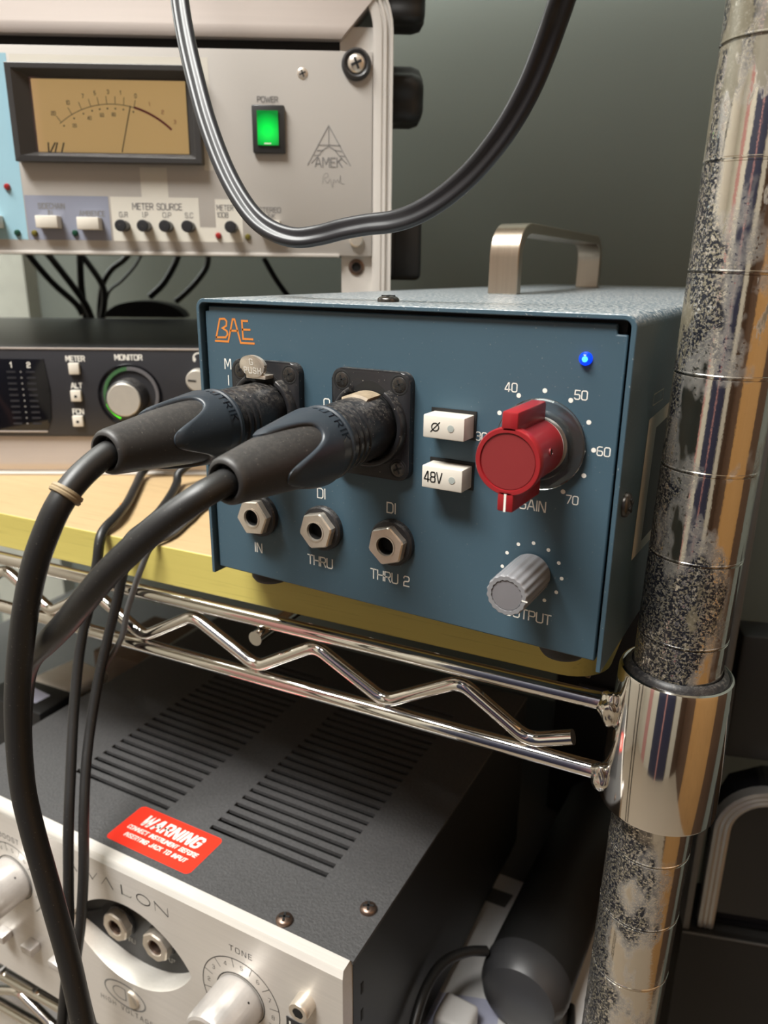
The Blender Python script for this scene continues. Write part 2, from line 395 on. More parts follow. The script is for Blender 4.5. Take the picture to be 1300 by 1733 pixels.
# ------------------------------------------------------------------ stroke lettering
def _f():
    c = 0.13
    def rr(w): return [(c, 0), (w-c, 0), (w, c), (w, 1-c), (w-c, 1), (c, 1), (0, 1-c), (0, c), (c, 0)]
    F = {}
    F['A'] = (.72, [[(0, 0), (.30, 1), (.42, 1), (.72, 0)], [(.11, .33), (.61, .33)]])
    F['B'] = (.64, [[(0, .53), (.5, .53), (.60, .63), (.60, .9), (.5, 1), (0, 1), (0, 0), (.52, 0), (.64, .1), (.64, .43), (.52, .53)]])
    F['C'] = (.62, [[(.62, .78), (.62, .87), (.49, 1), (.13, 1), (0, .87), (0, .13), (.13, 0), (.49, 0), (.62, .13), (.62, .22)]])
    F['D'] = (.66, [[(0, 0), (0, 1), (.5, 1), (.66, .84), (.66, .16), (.5, 0), (0, 0)]])
    F['E'] = (.54, [[(.54, 1), (0, 1), (0, 0), (.54, 0)], [(0, .52), (.48, .52)]])
    F['F'] = (.52, [[(.52, 1), (0, 1), (0, 0)], [(0, .52), (.46, .52)]])
    F['G'] = (.66, [[(.64, .8), (.64, .88), (.52, 1), (.13, 1), (0, .87), (0, .13), (.13, 0), (.53, 0), (.66, .13), (.66, .48), (.38, .48)]])
    F['H'] = (.66, [[(0, 0), (0, 1)], [(.66, 0), (.66, 1)], [(0, .52), (.66, .52)]])
    F['I'] = (.04, [[(.02, 0), (.02, 1)]])
    F['J'] = (.48, [[(.48, 1), (.48, .14), (.35, 0), (.13, 0), (0, .14), (0, .22)]])
    F['K'] = (.62, [[(0, 0), (0, 1)], [(.58, 1), (.02, .5)], [(.2, .62), (.62, 0)]])
    F['L'] = (.50, [[(0, 1), (0, 0), (.5, 0)]])
    F['M'] = (.80, [[(0, 0), (0, 1), (.10, 1), (.40, .3), (.70, 1), (.80, 1), (.80, 0)]])
    F['N'] = (.66, [[(0, 0), (0, 1), (.08, 1), (.58, 0), (.66, 0), (.66, 1)]])
    F['O'] = (.68, [rr(.68)])
    F['P'] = (.62, [[(0, 0), (0, 1), (.5, 1), (.62, .88), (.62, .58), (.5, .46), (0, .46)]])
    F['Q'] = (.68, [rr(.68), [(.42, .22), (.72, -.08)]])
    F['R'] = (.64, [[(0, 0), (0, 1), (.5, 1), (.62, .88), (.62, .60), (.5, .48), (0, .48)], [(.34, .48), (.64, 0)]])
    F['S'] = (.60, [[(.58, .80), (.58, .88), (.46, 1), (.13, 1), (0, .87), (0, .65), (.13, .53), (.47, .47), (.60, .35), (.60, .13), (.47, 0), (.13, 0), (0, .13), (0, .21)]])
    F['T'] = (.62, [[(0, 1), (.62, 1)], [(.31, 1), (.31, 0)]])
    F['U'] = (.66, [[(0, 1), (0, .13), (.13, 0), (.53, 0), (.66, .13), (.66, 1)]])
    F['V'] = (.68, [[(0, 1), (.30, 0), (.38, 0), (.68, 1)]])
    F['W'] = (.96, [[(0, 1), (.2, 0), (.26, 0), (.48, .9), (.70, 0), (.76, 0), (.96, 1)]])
    F['X'] = (.62, [[(0, 0), (.62, 1)], [(0, 1), (.62, 0)]])
    F['Y'] = (.62, [[(0, 1), (.31, .5), (.62, 1)], [(.31, .5), (.31, 0)]])
    F['Z'] = (.60, [[(0, 1), (.6, 1), (0, 0), (.6, 0)]])
    F['0'] = (.62, [rr(.62)])
    F['1'] = (.24, [[(0, .8), (.2, 1), (.2, 0)]])
    F['2'] = (.58, [[(0, .8), (0, .88), (.12, 1), (.46, 1), (.58, .88), (.58, .62), (.46, .5), (.12, .46), (0, .34), (0, 0), (.58, 0)]])
    F['3'] = (.58, [[(0, .88), (.12, 1), (.46, 1), (.58, .88), (.58, .64), (.46, .53), (.2, .53)], [(.46, .53), (.58, .42), (.58, .12), (.46, 0), (.12, 0), (0, .12)]])
    F['4'] = (.62, [[(.46, 0), (.46, 1), (.38, 1), (0, .3), (0, .22), (.62, .22)]])
    F['5'] = (.58, [[(.56, 1), (.04, 1), (0, .52), (.44, .56), (.58, .44), (.58, .12), (.46, 0), (.12, 0), (0, .12)]])
    F['6'] = (.60, [[(.52, 1), (.15, 1), (0, .87), (0, .13), (.13, 0), (.47, 0), (.60, .13), (.60, .42), (.47, .53), (.02, .53)]])
    F['7'] = (.56, [[(0, 1), (.56, 1), (.56, .9), (.2, 0)]])
    F['8'] = (.60, [[(.13, .53), (.02, .64), (.02, .88), (.13, 1), (.47, 1), (.58, .88), (.58, .64), (.47, .53), (.13, .53)], [(.13, .53), (0, .41), (0, .13), (.13, 0), (.47, 0), (.60, .13), (.60, .41), (.47, .53)]])
    F['9'] = (.60, [[(.02, .12), (.13, 0), (.47, 0), (.60, .13), (.60, .87), (.47, 1), (.13, 1), (0, .87), (0, .58), (.13, .46), (.6, .46)]])
    F['.'] = (.06, [[(.03, 0), (.03, .05)]])
    F['/'] = (.36, [[(0, -.05), (.36, 1.05)]])
    F['-'] = (.34, [[(0, .45), (.34, .45)]])
    F[' '] = (.34, [])
    return F
FONT = _f()

def cross_screw(name, parent, loc, d, r, hgt, mat, label=None, seg=24, dome=0.6):
    """a domed screw head with a cross cut into it"""
    mb = MB()
    prof = [(r, 0), (r, hgt*0.35)]+[(r*math.cos(t), hgt*0.35+hgt*0.65*math.sin(t)) for t in (0.35, 0.7, 1.05, 1.3)]+[(0, hgt)]
    mb.lathe(prof, (0, 0, 0), (0, 0, 1), seg)
    for a in (0.4, 0.4+PI/2):
        c, s = math.cos(a), math.sin(a); l, wv = r*0.62, r*0.13
        q = [(-l, -wv), (l, -wv), (l, wv), (-l, wv)]
        f0 = len(mb.bm.faces)
        mb.prism([(x*c-y*s, x*s+y*c) for x, y in q], lambda u, v, dd: (u, v, dd), hgt*0.72, hgt*1.03)
        mb.bm.faces.ensure_lookup_table()
        for f in mb.bm.faces[f0:]: f.material_index = 1
    o = ob(name, mb, [mat, 'black_plain'], parent)
    o.location = tuple(x*U for x in loc)
    o.rotation_euler = Vector(d).to_track_quat('Z', 'Y').to_euler()
    if label: o['label'] = label
    return o
def hexagon(r, a0=0.0): return [(r*math.cos(a0+PI/3*i), r*math.sin(a0+PI/3*i)) for i in range(6)]
def ring_prism(mb, outer, rin, fr, d0, d1, n=36, chamfer=0.0):
    """a plate with outer polygon and a round hole, extruded"""
    def out(a):
        dx, dy = math.cos(a), math.sin(a); best = 1e9; m = len(outer)
        for i in range(m):
            (x1, y1), (x2, y2) = outer[i], outer[(i+1) % m]; ex, ey = x2-x1, y2-y1
            den = dx*ey-dy*ex
            if abs(den) < 1e-9: continue
            t = (x1*ey-y1*ex)/den; k = (x1*dy-y1*dx)/den
            if t > 0 and -1e-6 <= k <= 1+1e-6: best = min(best, t)
        return (dx*best, dy*best)
    A = [2*PI*i/n for i in range(n)]
    R = []
    for (f, d) in ((lambda a: out(a), d1), (lambda a: out(a), d0+chamfer), (lambda a: tuple(q*(1-chamfer*0.12) for q in out(a)), d0), (lambda a: (rin*1.12*math.cos(a), rin*1.12*math.sin(a)), d0), (lambda a: (rin*math.cos(a), rin*math.sin(a)), d0+0.4), (lambda a: (rin*math.cos(a), rin*math.sin(a)), d1)):
        R.append([mb.bm.verts.new(fr(*f(a), d)) for a in A])
    for P, Q in zip(R, R[1:]):
        for i in range(n): mb.bm.faces.new((P[i], P[(i+1) % n], Q[(i+1) % n], Q[i]))
    return mb

# ================================================================== THE ROOM
RY = 4.42
def room_box(name, x0, x1, y0, y1, z0, z1, mat): return struct(name, MB().box(x0, x1, y0, y1, z0, z1), mat, rz=RY)
X0, X1, Y0, Y1 = -1450, 950, -1350, 420
room_box('floor', X0, X1, Y0, Y1, -1050, -1000, 'tan_floor')
room_box('ceiling', X0, X1, Y0, Y1, 1450, 1500, 'ceiling')
room_box('wall_back', X0, X1, Y1, Y1+50, -1000, 1450, 'wall')
room_box('wall_left', X0-50, X0, Y0, Y1, -1000, 1450, 'cream_wall')
room_box('wall_right', X1, X1+50, Y0, Y1, -1000, 1450, 'cream_wall')
room_box('wall_front', X0, X1, Y0-50, Y0, -1000, 1450, 'cream_wall')
room_box('reflect_band_1', -930, -700, Y0, Y0+15, -1000, 1450, 'rose')  # unseen strips on front and right walls, added for the post to mirror
room_box('reflect_strip_1', -370, -20, Y0, Y0+30, -1000, 1450, 'navy')
room_box('reflect_band_2', -20, 25, Y0, Y0+32, -1000, 1450, 'rose')
room_box('reflect_strip_2', 25, 380, Y0, Y0+30, -1000, 1450, 'navy')
room_box('reflect_band_3', 640, X1, Y0, Y0+34, -1000, 1450, 'dark_wood')
room_box('reflect_band_4', X1-30, X1, Y0+34, -730, -1000, 1450, 'dark_wood')
room_box('reflect_strip_3', X1-28, X1, -730, 40, -1000, 1450, 'orange_wood')
room_box('reflect_band_6', X1-30, X1, 40, 420, -1000, 1450, 'dark_wood')
room_box('trim_5', -680, -560, 404, 420, -1000, 900, 'pale_wall')

# ================================================================== WIRE SHELF, POST, BOARD
POST = (150.22, 33.76)
def post_tilt(): return Vector((0.0171, -0.0055, 1)).normalized()
t = thing('shelf_post', 'worn chrome upright post with ring grooves at the right edge', 'post', (150.22, 33.76, 0))
q = post_tilt().to_track_quat('Z', 'Y').to_euler()
prof = [(0, -998)]
rings = [-0.6+25.4*k for k in range(-38, 40)]
prof = [(12.7, -990)]
for z in rings:
    prof += [(12.7, z-0.75), (12.3, z-0.55), (12.3, z-0.15), (12.82, z+0.02), (12.82, z+0.28), (12.7, z+0.42)]
prof.append((12.7, 1040))
mb = MB().lathe(prof, (0, 0, 0), post_tilt(), 64); ob('pole', mb, 'post', t, smooth=25)
mb = MB().lathe([(14, -990), (14, -975), (9, -970)], (0, 0, 0), post_tilt(), 32); ob('foot', mb, 'rubber', t)
sh = thing('wire_shelf', 'chrome wire shelf with zigzag truss carrying the wooden board', 'shelf', (138, 29, 0), RY)
def shelf_frame(parent, zt, zb, xl, zig=None, wires=None, ypos=0.0):
    r = 3.0
    e = lambda z: 12.5-17.5
    for z in (zt, zb):
        ob('rod', MB().tube([(xl, ypos, z), (-2.0, ypos, z)], r, 20, smooth=False, ref=(0, 0, 1)), 'chrome', parent)
    return
shelf_frame(sh, -28.0, -53.2, -460)
# the zigzag rod: peaks under the top rod, valleys on the lower rod; ends bent up at the right
zz = []
xs = [-15.5, -30.0, -54.8, -83.2, -112.2, -138.9, -169.2]
zs = [-43.6, -49.0, -33.6, -49.0, -33.6, -49.0, -33.6]
xx = -169.2; k = 0
while xx > -450: 
    xx -= 27.2; xs.append(xx); zs.append(-49.0 if k % 2 == 0 else -33.6); k += 1
pts = [(x, 0.3, z) for x, z in zip(xs, zs)]
def rounded(pts, rad, n=6):
    out = [Vector(pts[0])]
    for a, b, c in zip(pts, pts[1:], pts[2:]):
        a, b, c = Vector(a), Vector(b), Vector(c); u, v = (a-b).normalized(), (c-b).normalized()
        p0, p1 = b+u*rad, b+v*rad
        for i in range(n+1):
            s = i/n; out.append(p0*(1-s)**2+b*2*s*(1-s)+p1*s*s)
    out.append(Vector(pts[-1])); return out
ob('truss_rod', MB().sweep(rounded(pts, 4.6), circ(2.6, 16), ref=(0, 1, 0)), 'chrome', sh)
# front-to-back surface wires on top of the rods, rear rod, side rods
wm = None
for i in range(17):
    x = -14-26.0*i
    if wm is None:
        wm = ob('surface_wire', MB().tube([(0, 7.0, -24.0), (0, 372, -24.0)], 1.15, 8, smooth=False, ref=(0, 0, 1)), 'chrome', sh); wm.location = (x*U, 0, 0)
    else: piece(wm, sh, (x, 0, 0))
for x in (-136.0, -330):
    ob('support_rod', MB().tube([(x, -4.5, -34.0), (x, 370, -34.0)], 2.9, 18, smooth=False, ref=(0, 0, 1)), 'chrome', sh)
ob('rod', MB().tube([(-460, 368, -28), (15, 368, -28)], 3, 14, smooth=False, ref=(0, 0, 1)), 'chrome', sh)
ob('side_rod', MB().tube([(9, 21, -28.5), (9, 368, -28.5)], 3, 14, smooth=False, ref=(0, 0, 1)), 'chrome', sh)
ob('side_rod', MB().tube([(9, 21, -53.2), (9, 368, -53.2)], 3, 14, smooth=False, ref=(0, 0, 1)), 'chrome', sh)
# collar (a tapered sleeve) and the black split clip inside it
cx, cy = 12.53, 3.85
tl = Vector((0.0171, -0.0055, 1))
ct = Vector((cx, cy, 0))
col = MB().lathe([(13.9, -60.0), (17.9, -60.0), (18.05, -59.5), (16.55, -14.6), (16.2, -13.6), (15.6, -13.3), (15.1, -13.6), (14.6, -17.0)], ct, tl, 72)
ob('collar', col, 'chrome', sh, smooth=40)
clip = MB().lathe([(15.1, -22), (15.0, -13.8), (14.2, -12.2), (13.2, -11.6), (12.95, -11.9), (12.95, -22)], ct, tl, 56)
ob('split_sleeve', clip, 'black', sh, smooth=60)
def weld(z, seed):
    rnd = random.Random(seed); bm = bmesh.new(); bmesh.ops.create_icosphere(bm, subdivisions=4, radius=1.0)
    ph = [rnd.uniform(0, 6.28) for _ in range(9)]
    for v in bm.verts:
        n = v.co.normalized()
        k = 1+0.10*math.sin(5*n.x+ph[0])*math.sin(4*n.y+ph[1])+0.08*math.sin(6*n.z+ph[2]+3*n.y)+0.03*math.sin(13*n.x+9*n.z+ph[3])
        v.co = Vector((n.x*4.0*k, n.y*3.6*k, n.z*5.4*k))
        v.co += Vector((-4.6, -2.3, z))
    m = MB(); m.bm.free(); m.bm = bm; ob('weld', m, 'weld', sh, smooth=60)
weld(-28.4, 3); weld(-53.2, 11)

# ---- unseen shelf and board added overhead to shade the back wall
us = thing('wire_shelf', 'added chrome wire shelf overhead, unseen, shading the back wall', 'shelf', (138, 29, 0), RY)
for y_ in (0, 255): ob('rod', MB().tube([(-460, y_, 426), (-4, y_, 426)], 3, 14, smooth=False, ref=(0, 0, 1)), 'chrome', us)
ob('collar', MB().lathe([(13.9, 391), (17.9, 391), (16.4, 436), (14, 436)], ct, tl, 40), 'chrome', us)
ub = thing('wooden_board', 'added beech board on the overhead shelf, unseen, shading the back wall', 'board', (138, 29.5, 0), RY)
ob('board_slab', MB().box(-620, -14, 0, 255, 430, 446, 0.5), 'beech', ub)
# ---- the board the gear stands on
bd = thing('wooden_board', 'pale beech board with yellow front edge lying on the wire shelf', 'board', (138, 29.5, 0), RY)
poly = [(-620, 0), (-22, 0)]+[(-22+14*math.sin(a), 14-14*math.cos(a)) for a in [PI/2*i/8 for i in range(1, 9)]]+[(-8, 366), (-620, 366)]
mb = MB().prism(poly, lambda u, v, d: (u, v, d), -22.6, -6.0)
mb.bm.normal_update()
for f in mb.bm.faces:
    if abs(f.normal.z) < 0.5: f.material_index = 1
ob('board_slab', mb, ['beech', 'beech_edge'], bd, smooth=30, bevel=0.5)
ob('spill_mark', MB().prism([(6*math.cos(a)*0.6-236, 2.4*math.sin(a)+36) for a in [2*PI*i/14 for i in range(14)]], lambda u, v, d: (u, v, d), -6.0, -5.85), 'orange', bd)

# ================================================================== PREAMP
pa = thing('preamplifier', 'small blue desktop preamplifier with red gain knob and two plugged cables', 'preamplifier', (0, 0, 0))
W, H, DEP = 133.3, 89.0, 330.0
# shell: a folded cover, open at the front
def upoly(x0, x1, zb, zt, r, n=7):
    L = [(x0, zb)]+[(x0+r-r*math.cos(a), zt-r+r*math.sin(a)) for a in [PI/2*i/n for i in range(n+1)]]
    Rr = [(x1-r+r*math.sin(a), zt-r+r*math.cos(a)) for a in [PI/2*i/n for i in range(n+1)]]+[(x1, zb)]
    return L+Rr
outer = upoly(-2.1, 135.4, -2.2, 91.2, 3.2); inner = upoly(-0.75, 134.05, -2.2, 89.85, 1.9)
mb = MB(); n = len(outer)
for y in (-1.6, DEP):
    pass
O0 = [mb.bm.verts.new((x, -1.6, z)) for x, z in outer]; O1 = [mb.bm.verts.new((x, DEP, z)) for x, z in outer]
I0 = [mb.bm.verts.new((x, -1.6, z)) for x, z in inner]; I1 = [mb.bm.verts.new((x, DEP, z)) for x, z in inner]
for i in range(n-1):
    for A, B in ((O0, O1), (I1, I0), (I0, O0), (O1, I1)): mb.bm.faces.new((A[i], A[i+1], B[i+1], B[i]))
for i in (0, n-1): mb.bm.faces.new((O0[i], O1[i], I1[i], I0[i]))
ob('shell', mb, 'blue_shell', pa, smooth=40, bevel=0.25)
mb = MB(); 
mb.prism([(0.15, 0), (133.15, 0), (133.15, 86.4), (130.5, 86.4), (130.5, 88.9), (1.6, 88.9), (1.6, 87.4), (0.15, 87.4)], lambda u, v, d: (u, d, v), 0.0, 1.5)
ob('front_panel', mb, 'blue', pa, smooth=30, bevel=0.45)
mb = MB().box(0.3, 133.0, 1.5, DEP-2, 0, 1.5).box(0.3, 133.0, DEP-3.5, DEP-2, 1.5, 88.5); ob('chassis', mb, 'blue', pa)
mb = MB().box(1, 132.3, 2.2, 3.0, 1.6, 89.5); ob('inner_plate', mb, 'black_plain', pa)
for fx_, fy_ in ((13.5, 12), (121, 12), (13.5, 315), (121, 315)):
    ob('rubber_foot', MB().lathe([(0, -5.9), (6.0, -5.9), (6.9, -4.6), (7.2, 0), (0, 0)], (fx_, fy_, 0), (0, 0, 1), 28), 'rubber', pa)
# carrying handle: a bent strap
hx, ya, yb, hz, rr_ = 55.5, 115.0, 263.0, 116.5, 11.0
path = [(hx, ya, 91.2), (hx, ya, hz-rr_)]+[(hx, ya+rr_-rr_*math.cos(a), hz-rr_+rr_*math.sin(a)) for a in [PI/2*i/8 for i in range(1, 9)]]
path += [(hx-8.5, yb-rr_+rr_*math.sin(a), hz-rr_+rr_*math.cos(a)) for a in [PI/2*i/8 for i in range(0, 9)]]+[(hx-8.5, yb, 91.2)]
ob('handle', MB().sweep(path, [(-2.2, -6.3), (2.2, -6.3), (2.2, 6.3), (-2.2, 6.3)], ref=(0, 1, 0)), 'steel', pa, smooth=30, bevel=0.4)['label'] = 'brushed steel carrying handle'
cross_screw('cover_screw', pa, (57.5, 17.5, 91.2), (0, 0, 1), 3.3, 1.9, 'black_screw', 'black screw on top of the shell')
cross_screw('cover_screw', pa, (135.4, 5.2, 43.5), (1, 0, 0), 3.3, 1.9, 'black_screw')
# side label
fr = lambda u, v, d=0.0: (135.46+d, u, v)
mb = MB()
for qd in ([(24.5, 62.5), (22, 22.5), (33, 25), (35.5, 58.5)], [(22, 22.5), (70, 20), (66, 24), (33, 25)], [(24.5, 62.5), (35.5, 58.5), (68, 60), (72, 64.5)], [(72, 64.5), (68, 60), (66, 24), (70, 20)]):
    mb.face([fr(*p) for p in qd])
mb.ribbon([(27, 66), (40, 66), (40, 69), (27, 69), (27, 66)], 0.4, fr)
ink('side_label', mb, 'hull_label', pa)
mb = MB(); mb.face([fr(33, 25), fr(66, 24), fr(68, 60), fr(35.5, 58.5)]); ink('label_field', mb, 'black_ink', pa)
# badge
F0 = front(-0.05)
mb = MB()
for pl in ([(4.4, 79.3), (6.2, 85.0), (8.2, 85.1), (9.0, 84.4), (8.8, 83.0), (7.2, 82.2), (8.9, 81.4), (9.2, 80.4), (8.3, 79.4), (4.4, 79.2)],
           [(4.0, 78.1), (9.3, 78.15), (11.5, 85.1), (12.3, 85.1), (14.4, 78.0), (19.7, 78.1)], [(10.6, 81.6), (13.1, 81.65)],
           [(17.4, 84.8), (15.2, 84.8), (15.4, 79.3), (19.2, 79.35)], [(15.4, 82.15), (18.2, 82.2)]):
    mb.ribbon(pl, 0.62, F0)
ink('badge', mb, 'orange', pa)['label'] = 'orange letters of the maker\'s badge'
def letter(txt, x, z, h, mat='white', anchor='c', wt=0.125, **k): return ink('lettering', MB().text(txt, x, z, h, F0, wt, anchor, **k), mat, pa)
for i, ch in enumerate('MIC'): letter(ch, 8.6, 69.6-5.2*i, 3.0)
for i, ch in enumerate('OUT'): letter(ch, 46.7, 60.4-5.2*i, 3.0)
letter('DI', 44.2, 32.0, 3.1); letter('DI', 69.4, 31.4, 3.1)
letter('IN', 18.1, 8.8, 3.1); letter('THRU', 43.3, 9.0, 3.1, sp=.17); letter('THRU 2', 69.2, 9.1, 3.1, sp=.17)
letter('30', 98.6, 56.7, 2.2, anchor='r'); letter('40', 106.3, 70.6, 2.2, anchor='r'); letter('50', 121.6, 70.2, 2.2, anchor='l'); letter('60', 128.5, 56.7, 2.2, anchor='l'); letter('70', 121.7, 43.0, 2.2, anchor='l')
letter('GAIN', 112.7, 39.6, 2.7, sp=.2); letter('OUTPUT', 113.6, 7.6, 2.8, sp=.18)
mb = MB()
for k in range(9):
    a = math.radians(180-30*k); mb.disc(113.8+13.76*math.cos(a), 57.86+13.76*math.sin(a), 0.62, F0)
ink('gain_dots', mb, 'white', pa)
mb = MB()
for k in range(11):
    a = math.radians(240-30*k); mb.disc(113.8+8.5*math.cos(a), 21.9+8.5*math.sin(a), 0.52, F0)
ink('output_dots', mb, 'white', pa)
# power lamp
lp = ob('power_lamp', MB().lathe([(1.65, 0), (1.65, 0.5), (1.35, 0.9)]+[(1.35*math.cos(t), 0.9+0.8*math.sin(t)) for t in (0.4, 0.8, 1.2)]+[(0, 1.7)], (123.6, 0, 80.3), (0, -1, 0), 24), 'led_blue', pa)
lp['label'] = 'glowing blue indicator lamp'
ob('lamp_core', MB().lathe([(0.72, 1.15), (0.72, 1.66), (0, 1.85)], (123.75, 0, 80.3), (0, -1, 0), 16), 'led_core', lp)
# two push buttons
for z0, txt in ((57.2, ''), (43.1, '48V')):
    b = ob('push_button', MB().box(82.7, 94.9, -6.7, -0.0, z0, z0+6.3, 0.35, 2), 'cream_button', pa)
    Fb = front(-6.76)
    ob('button_slot', MB().box(82.0, 95.5, -0.4, 0.0, z0-0.7, z0+7.2), 'black_plain', b)
    if txt: ink('lettering', MB().text(txt, 83.6, z0+1.9, 2.8, Fb, 0.13, 'l', sp=.16, ws=.82), 'black_ink', b)
    else:
        m = MB().arc(86.4, z0+3.15, 1.05, 0, 360, 0.32, Fb, 24); m.ribbon([(85.1, z0+1.8), (87.7, z0+4.5)], 0.30, Fb); ink('phase_symbol', m, 'black_ink', b)
    ob('button_lens', MB().lathe([(0.95, 0), (0.95, 0.12), (0, 0.18)], (91.0 if not txt else 91.9, -6.7, z0+3.15), (0, -1, 0), 20), 'lens_grey', b)['label'] = 'grey round lens'
# gain knob
G = (113.8, 0, 57.86)
kn = MB().lathe([(7.4, 3.0), (7.6, 20.6), (8.2, 21.0), (8.25, 23.2), (8.0, 23.6), (7.0, 23.6), (6.9, 23.1), (0, 23.1)], G, (0, -1, 0), 56)
wing = []
for x0, x1, z0, z1 in ((-2.05, 2.05, 7.0, 11.9), (-2.05, 2.05, -12.3, -7.0)):
    kn.box(G[0]+x0, G[0]+x1, -23.6, -4.0, G[2]+z0, G[2]+z1, 0.55, 2)
gk = ob('gain_knob', kn, 'red', pa, smooth=35); gk['label'] = 'red winged gain knob'
ob('knob_inlay', MB().lathe([(6.75, 23.1), (6.7, 23.3), (0, 23.35)], G, (0, -1, 0), 40), 'red_inlay', gk)
ink('pointer_line', MB().ribbon([(G[0], G[2]-8.0), (G[0], G[2]-12.0)], 0.55, front(-23.66)), 'white', gk)
ob('grub_screw', MB().lathe([(1.05, 7.45), (1.05, 7.75), (0.75, 7.8), (0.7, 7.6), (0, 7.6)], (G[0], -14.5, G[2]), (0.98, 0, 0.2), 18), 'red_inlay', gk)
ob('grub_hole', MB().lathe([(0.72, 7.66), (0, 7.68)], (G[0], -14.5, G[2]), (0.98, 0, 0.2), 14), 'black_plain', gk)
sk = MB().lathe([(7.2, 0.4), (11.6, 0.4), (11.95, 0.7), (11.95, 1.7), (11.6, 2.0), (9.2, 2.0), (8.6, 3.2), (8.5, 4.4), (7.5, 4.4)], G, (0, -1, 0), 64)
ob('clear_skirt', sk, 'clear', gk)['label'] = 'clear plastic skirt disc'
ob('skirt_hub', MB().lathe([(7.55, 2.0), (7.55, 4.4), (6.5, 4.4)], G, (0, -1, 0), 40), 'pale_ink', gk)
# output knob: fluted
Q = (113.8, 0, 21.9)
fl = lambda a, h: 1.0 if h < 3.0 or h > 18.55 or abs(h-18.0) < 0.05 else 1-0.045*(0.5+0.5*math.cos(18*a))
on = MB().lathe([(5.6, 0.8), (5.75, 3.2), (5.75, 8), (5.65, 17.6), (5.55, 18.2), (5.3, 18.5), (4.25, 18.51), (4.15, 18.0), (0, 18.0)], Q, (0, -1, 0), 144, rf=fl)
okn = ob('output_knob', on, 'knob_grey', pa, smooth=35); okn['label'] = 'grey fluted output knob'
ob('knob_cap', MB().lathe([(4.1, 18.0), (4.0, 18.25), (0, 18.4)], Q, (0, -1, 0), 32), 'cap_grey', okn)
ink('pointer_line', MB().ribbon([(Q[0]+4.3, Q[2]-0.4), (Q[0]+5.5, Q[2]-0.5)], 0.4, front(-18.56)), 'white', okn)
# jack sockets
for i, jx in enumerate((19.7, 45.0, 70.3)):
    wsh = MB().lathe([(5.4, 0), (7.2, 0), (7.25, 1.6), (6.8, 2.3), (5.4, 2.5)], (jx, 0, 22.5), (0, -1, 0), 40)
    js = ob('jack_socket', wsh, 'black', pa)
    nut = MB(); ring_prism(nut, hexagon(6.25, 0.12+0.1*i), 3.0, lambda u, v, d, jx=jx: (jx+u, d, 22.5+v), -5.1, -2.3, 48, 0.5)
    ob('hex_nut', nut, 'nickel', js, smooth=25)
    ob('bore', MB().lathe([(3.0, 5.0), (2.75, 4.6), (2.7, 2.0), (0, 1.9)], (jx, 0, 22.5), (0, -1, 0), 28), 'black_plain', js)
    ob('bore_lip', MB().lathe([(3.0, 4.7), (3.35, 5.25), (2.9, 5.3), (2.7, 4.5)], (jx, 0, 22.5), (0, -1, 0), 32), 'nickel', js)
# connector sockets
for fx_, left in ((25.46, True), (63.42, False)):
    fz_ = 57.94
    fl_ = MB().prism(rrect(fx_-13, fx_+13, fz_-15.5, fz_+15.5, 3.2), lambda u, v, d: (u, d, v), -2.7, 0.0, 0.5)
    fs = ob('connector_socket', fl_, 'black_metal', pa, smooth=40)
    fs['label'] = 'black square socket flange with silver release tab' if left else 'black square socket flange with dusty rim'
    ob('socket_rim', MB().lathe([(10.35, 2.6), (10.35, 5.2), (10.7, 5.5), (11.6, 5.5), (12.0, 5.1), (12.2, 2.6)], (fx_, 0, fz_), (0, -1, 0), 60, a0=math.radians(118), a1=math.radians(418)), 'black_metal', fs, smooth=50)
    ob('socket_well', MB().lathe([(10.4, 2.75), (0, 2.78)], (fx_, 0, fz_), (0, -1, 0), 40), 'black_plain', fs)
    ob('latch_opening', MB().prism([(fx_-6.5+13*i/10, fz_+9.0+3.6*math.sin(PI*i/10)) for i in range(11)], lambda u, v, d: (u, d, v), -2.85, -2.6), 'black_plain', fs)
    for sx, sz in ((-9.5, 12), (9.5, 12), (-9.5, -12), (9.5, -12)):
        cross_screw('flange_screw', fs, (fx_+sx, -2.5, fz_+sz), (0, -1, 0), 2.3, 0.45, 'black_screw')
        ob('screw_recess', MB().lathe([(2.9, 2.72), (2.75, 2.78), (2.45, 2.74)], (fx_+sx, 0, fz_+sz), (0, -1, 0), 24), 'black_plain', fs)
    if left:
        tb = MB(); T = (24.6, -7.4, 72.2)
        oval = [(4.9*math.cos(a)*(1.0 if math.sin(a) > 0 else 0.94), 3.35*math.sin(a)) for a in [2*PI*i/36 for i in range(36)]]
        tilt = lambda u, v, d: (T[0]+u, T[1]+d-v*0.18, T[2]+v)
        tb.prism(oval, tilt, 0.0, 1.3, 0.25)
        tb.box(21.5, 29.0, -6.6, -2.6, 68.4, 69.6, 0.2)
        ob('release_tab', tb, 'nickel', fs, smooth=35)['label'] = 'silver oval push tab'
        tm = MB(); ff = lambda u, v, d=0: (T[0]+u, T[1]-0.08-v*0.18, T[2]+v)
        tm.text('G', 0, 0.5, 1.7, ff, 0.16, 'c'); tm.text('PUSH', 0, -2.1, 1.7, ff, 0.16, 'c', sp=.4)
        ink('tab_lettering', tm, 'white', fs)

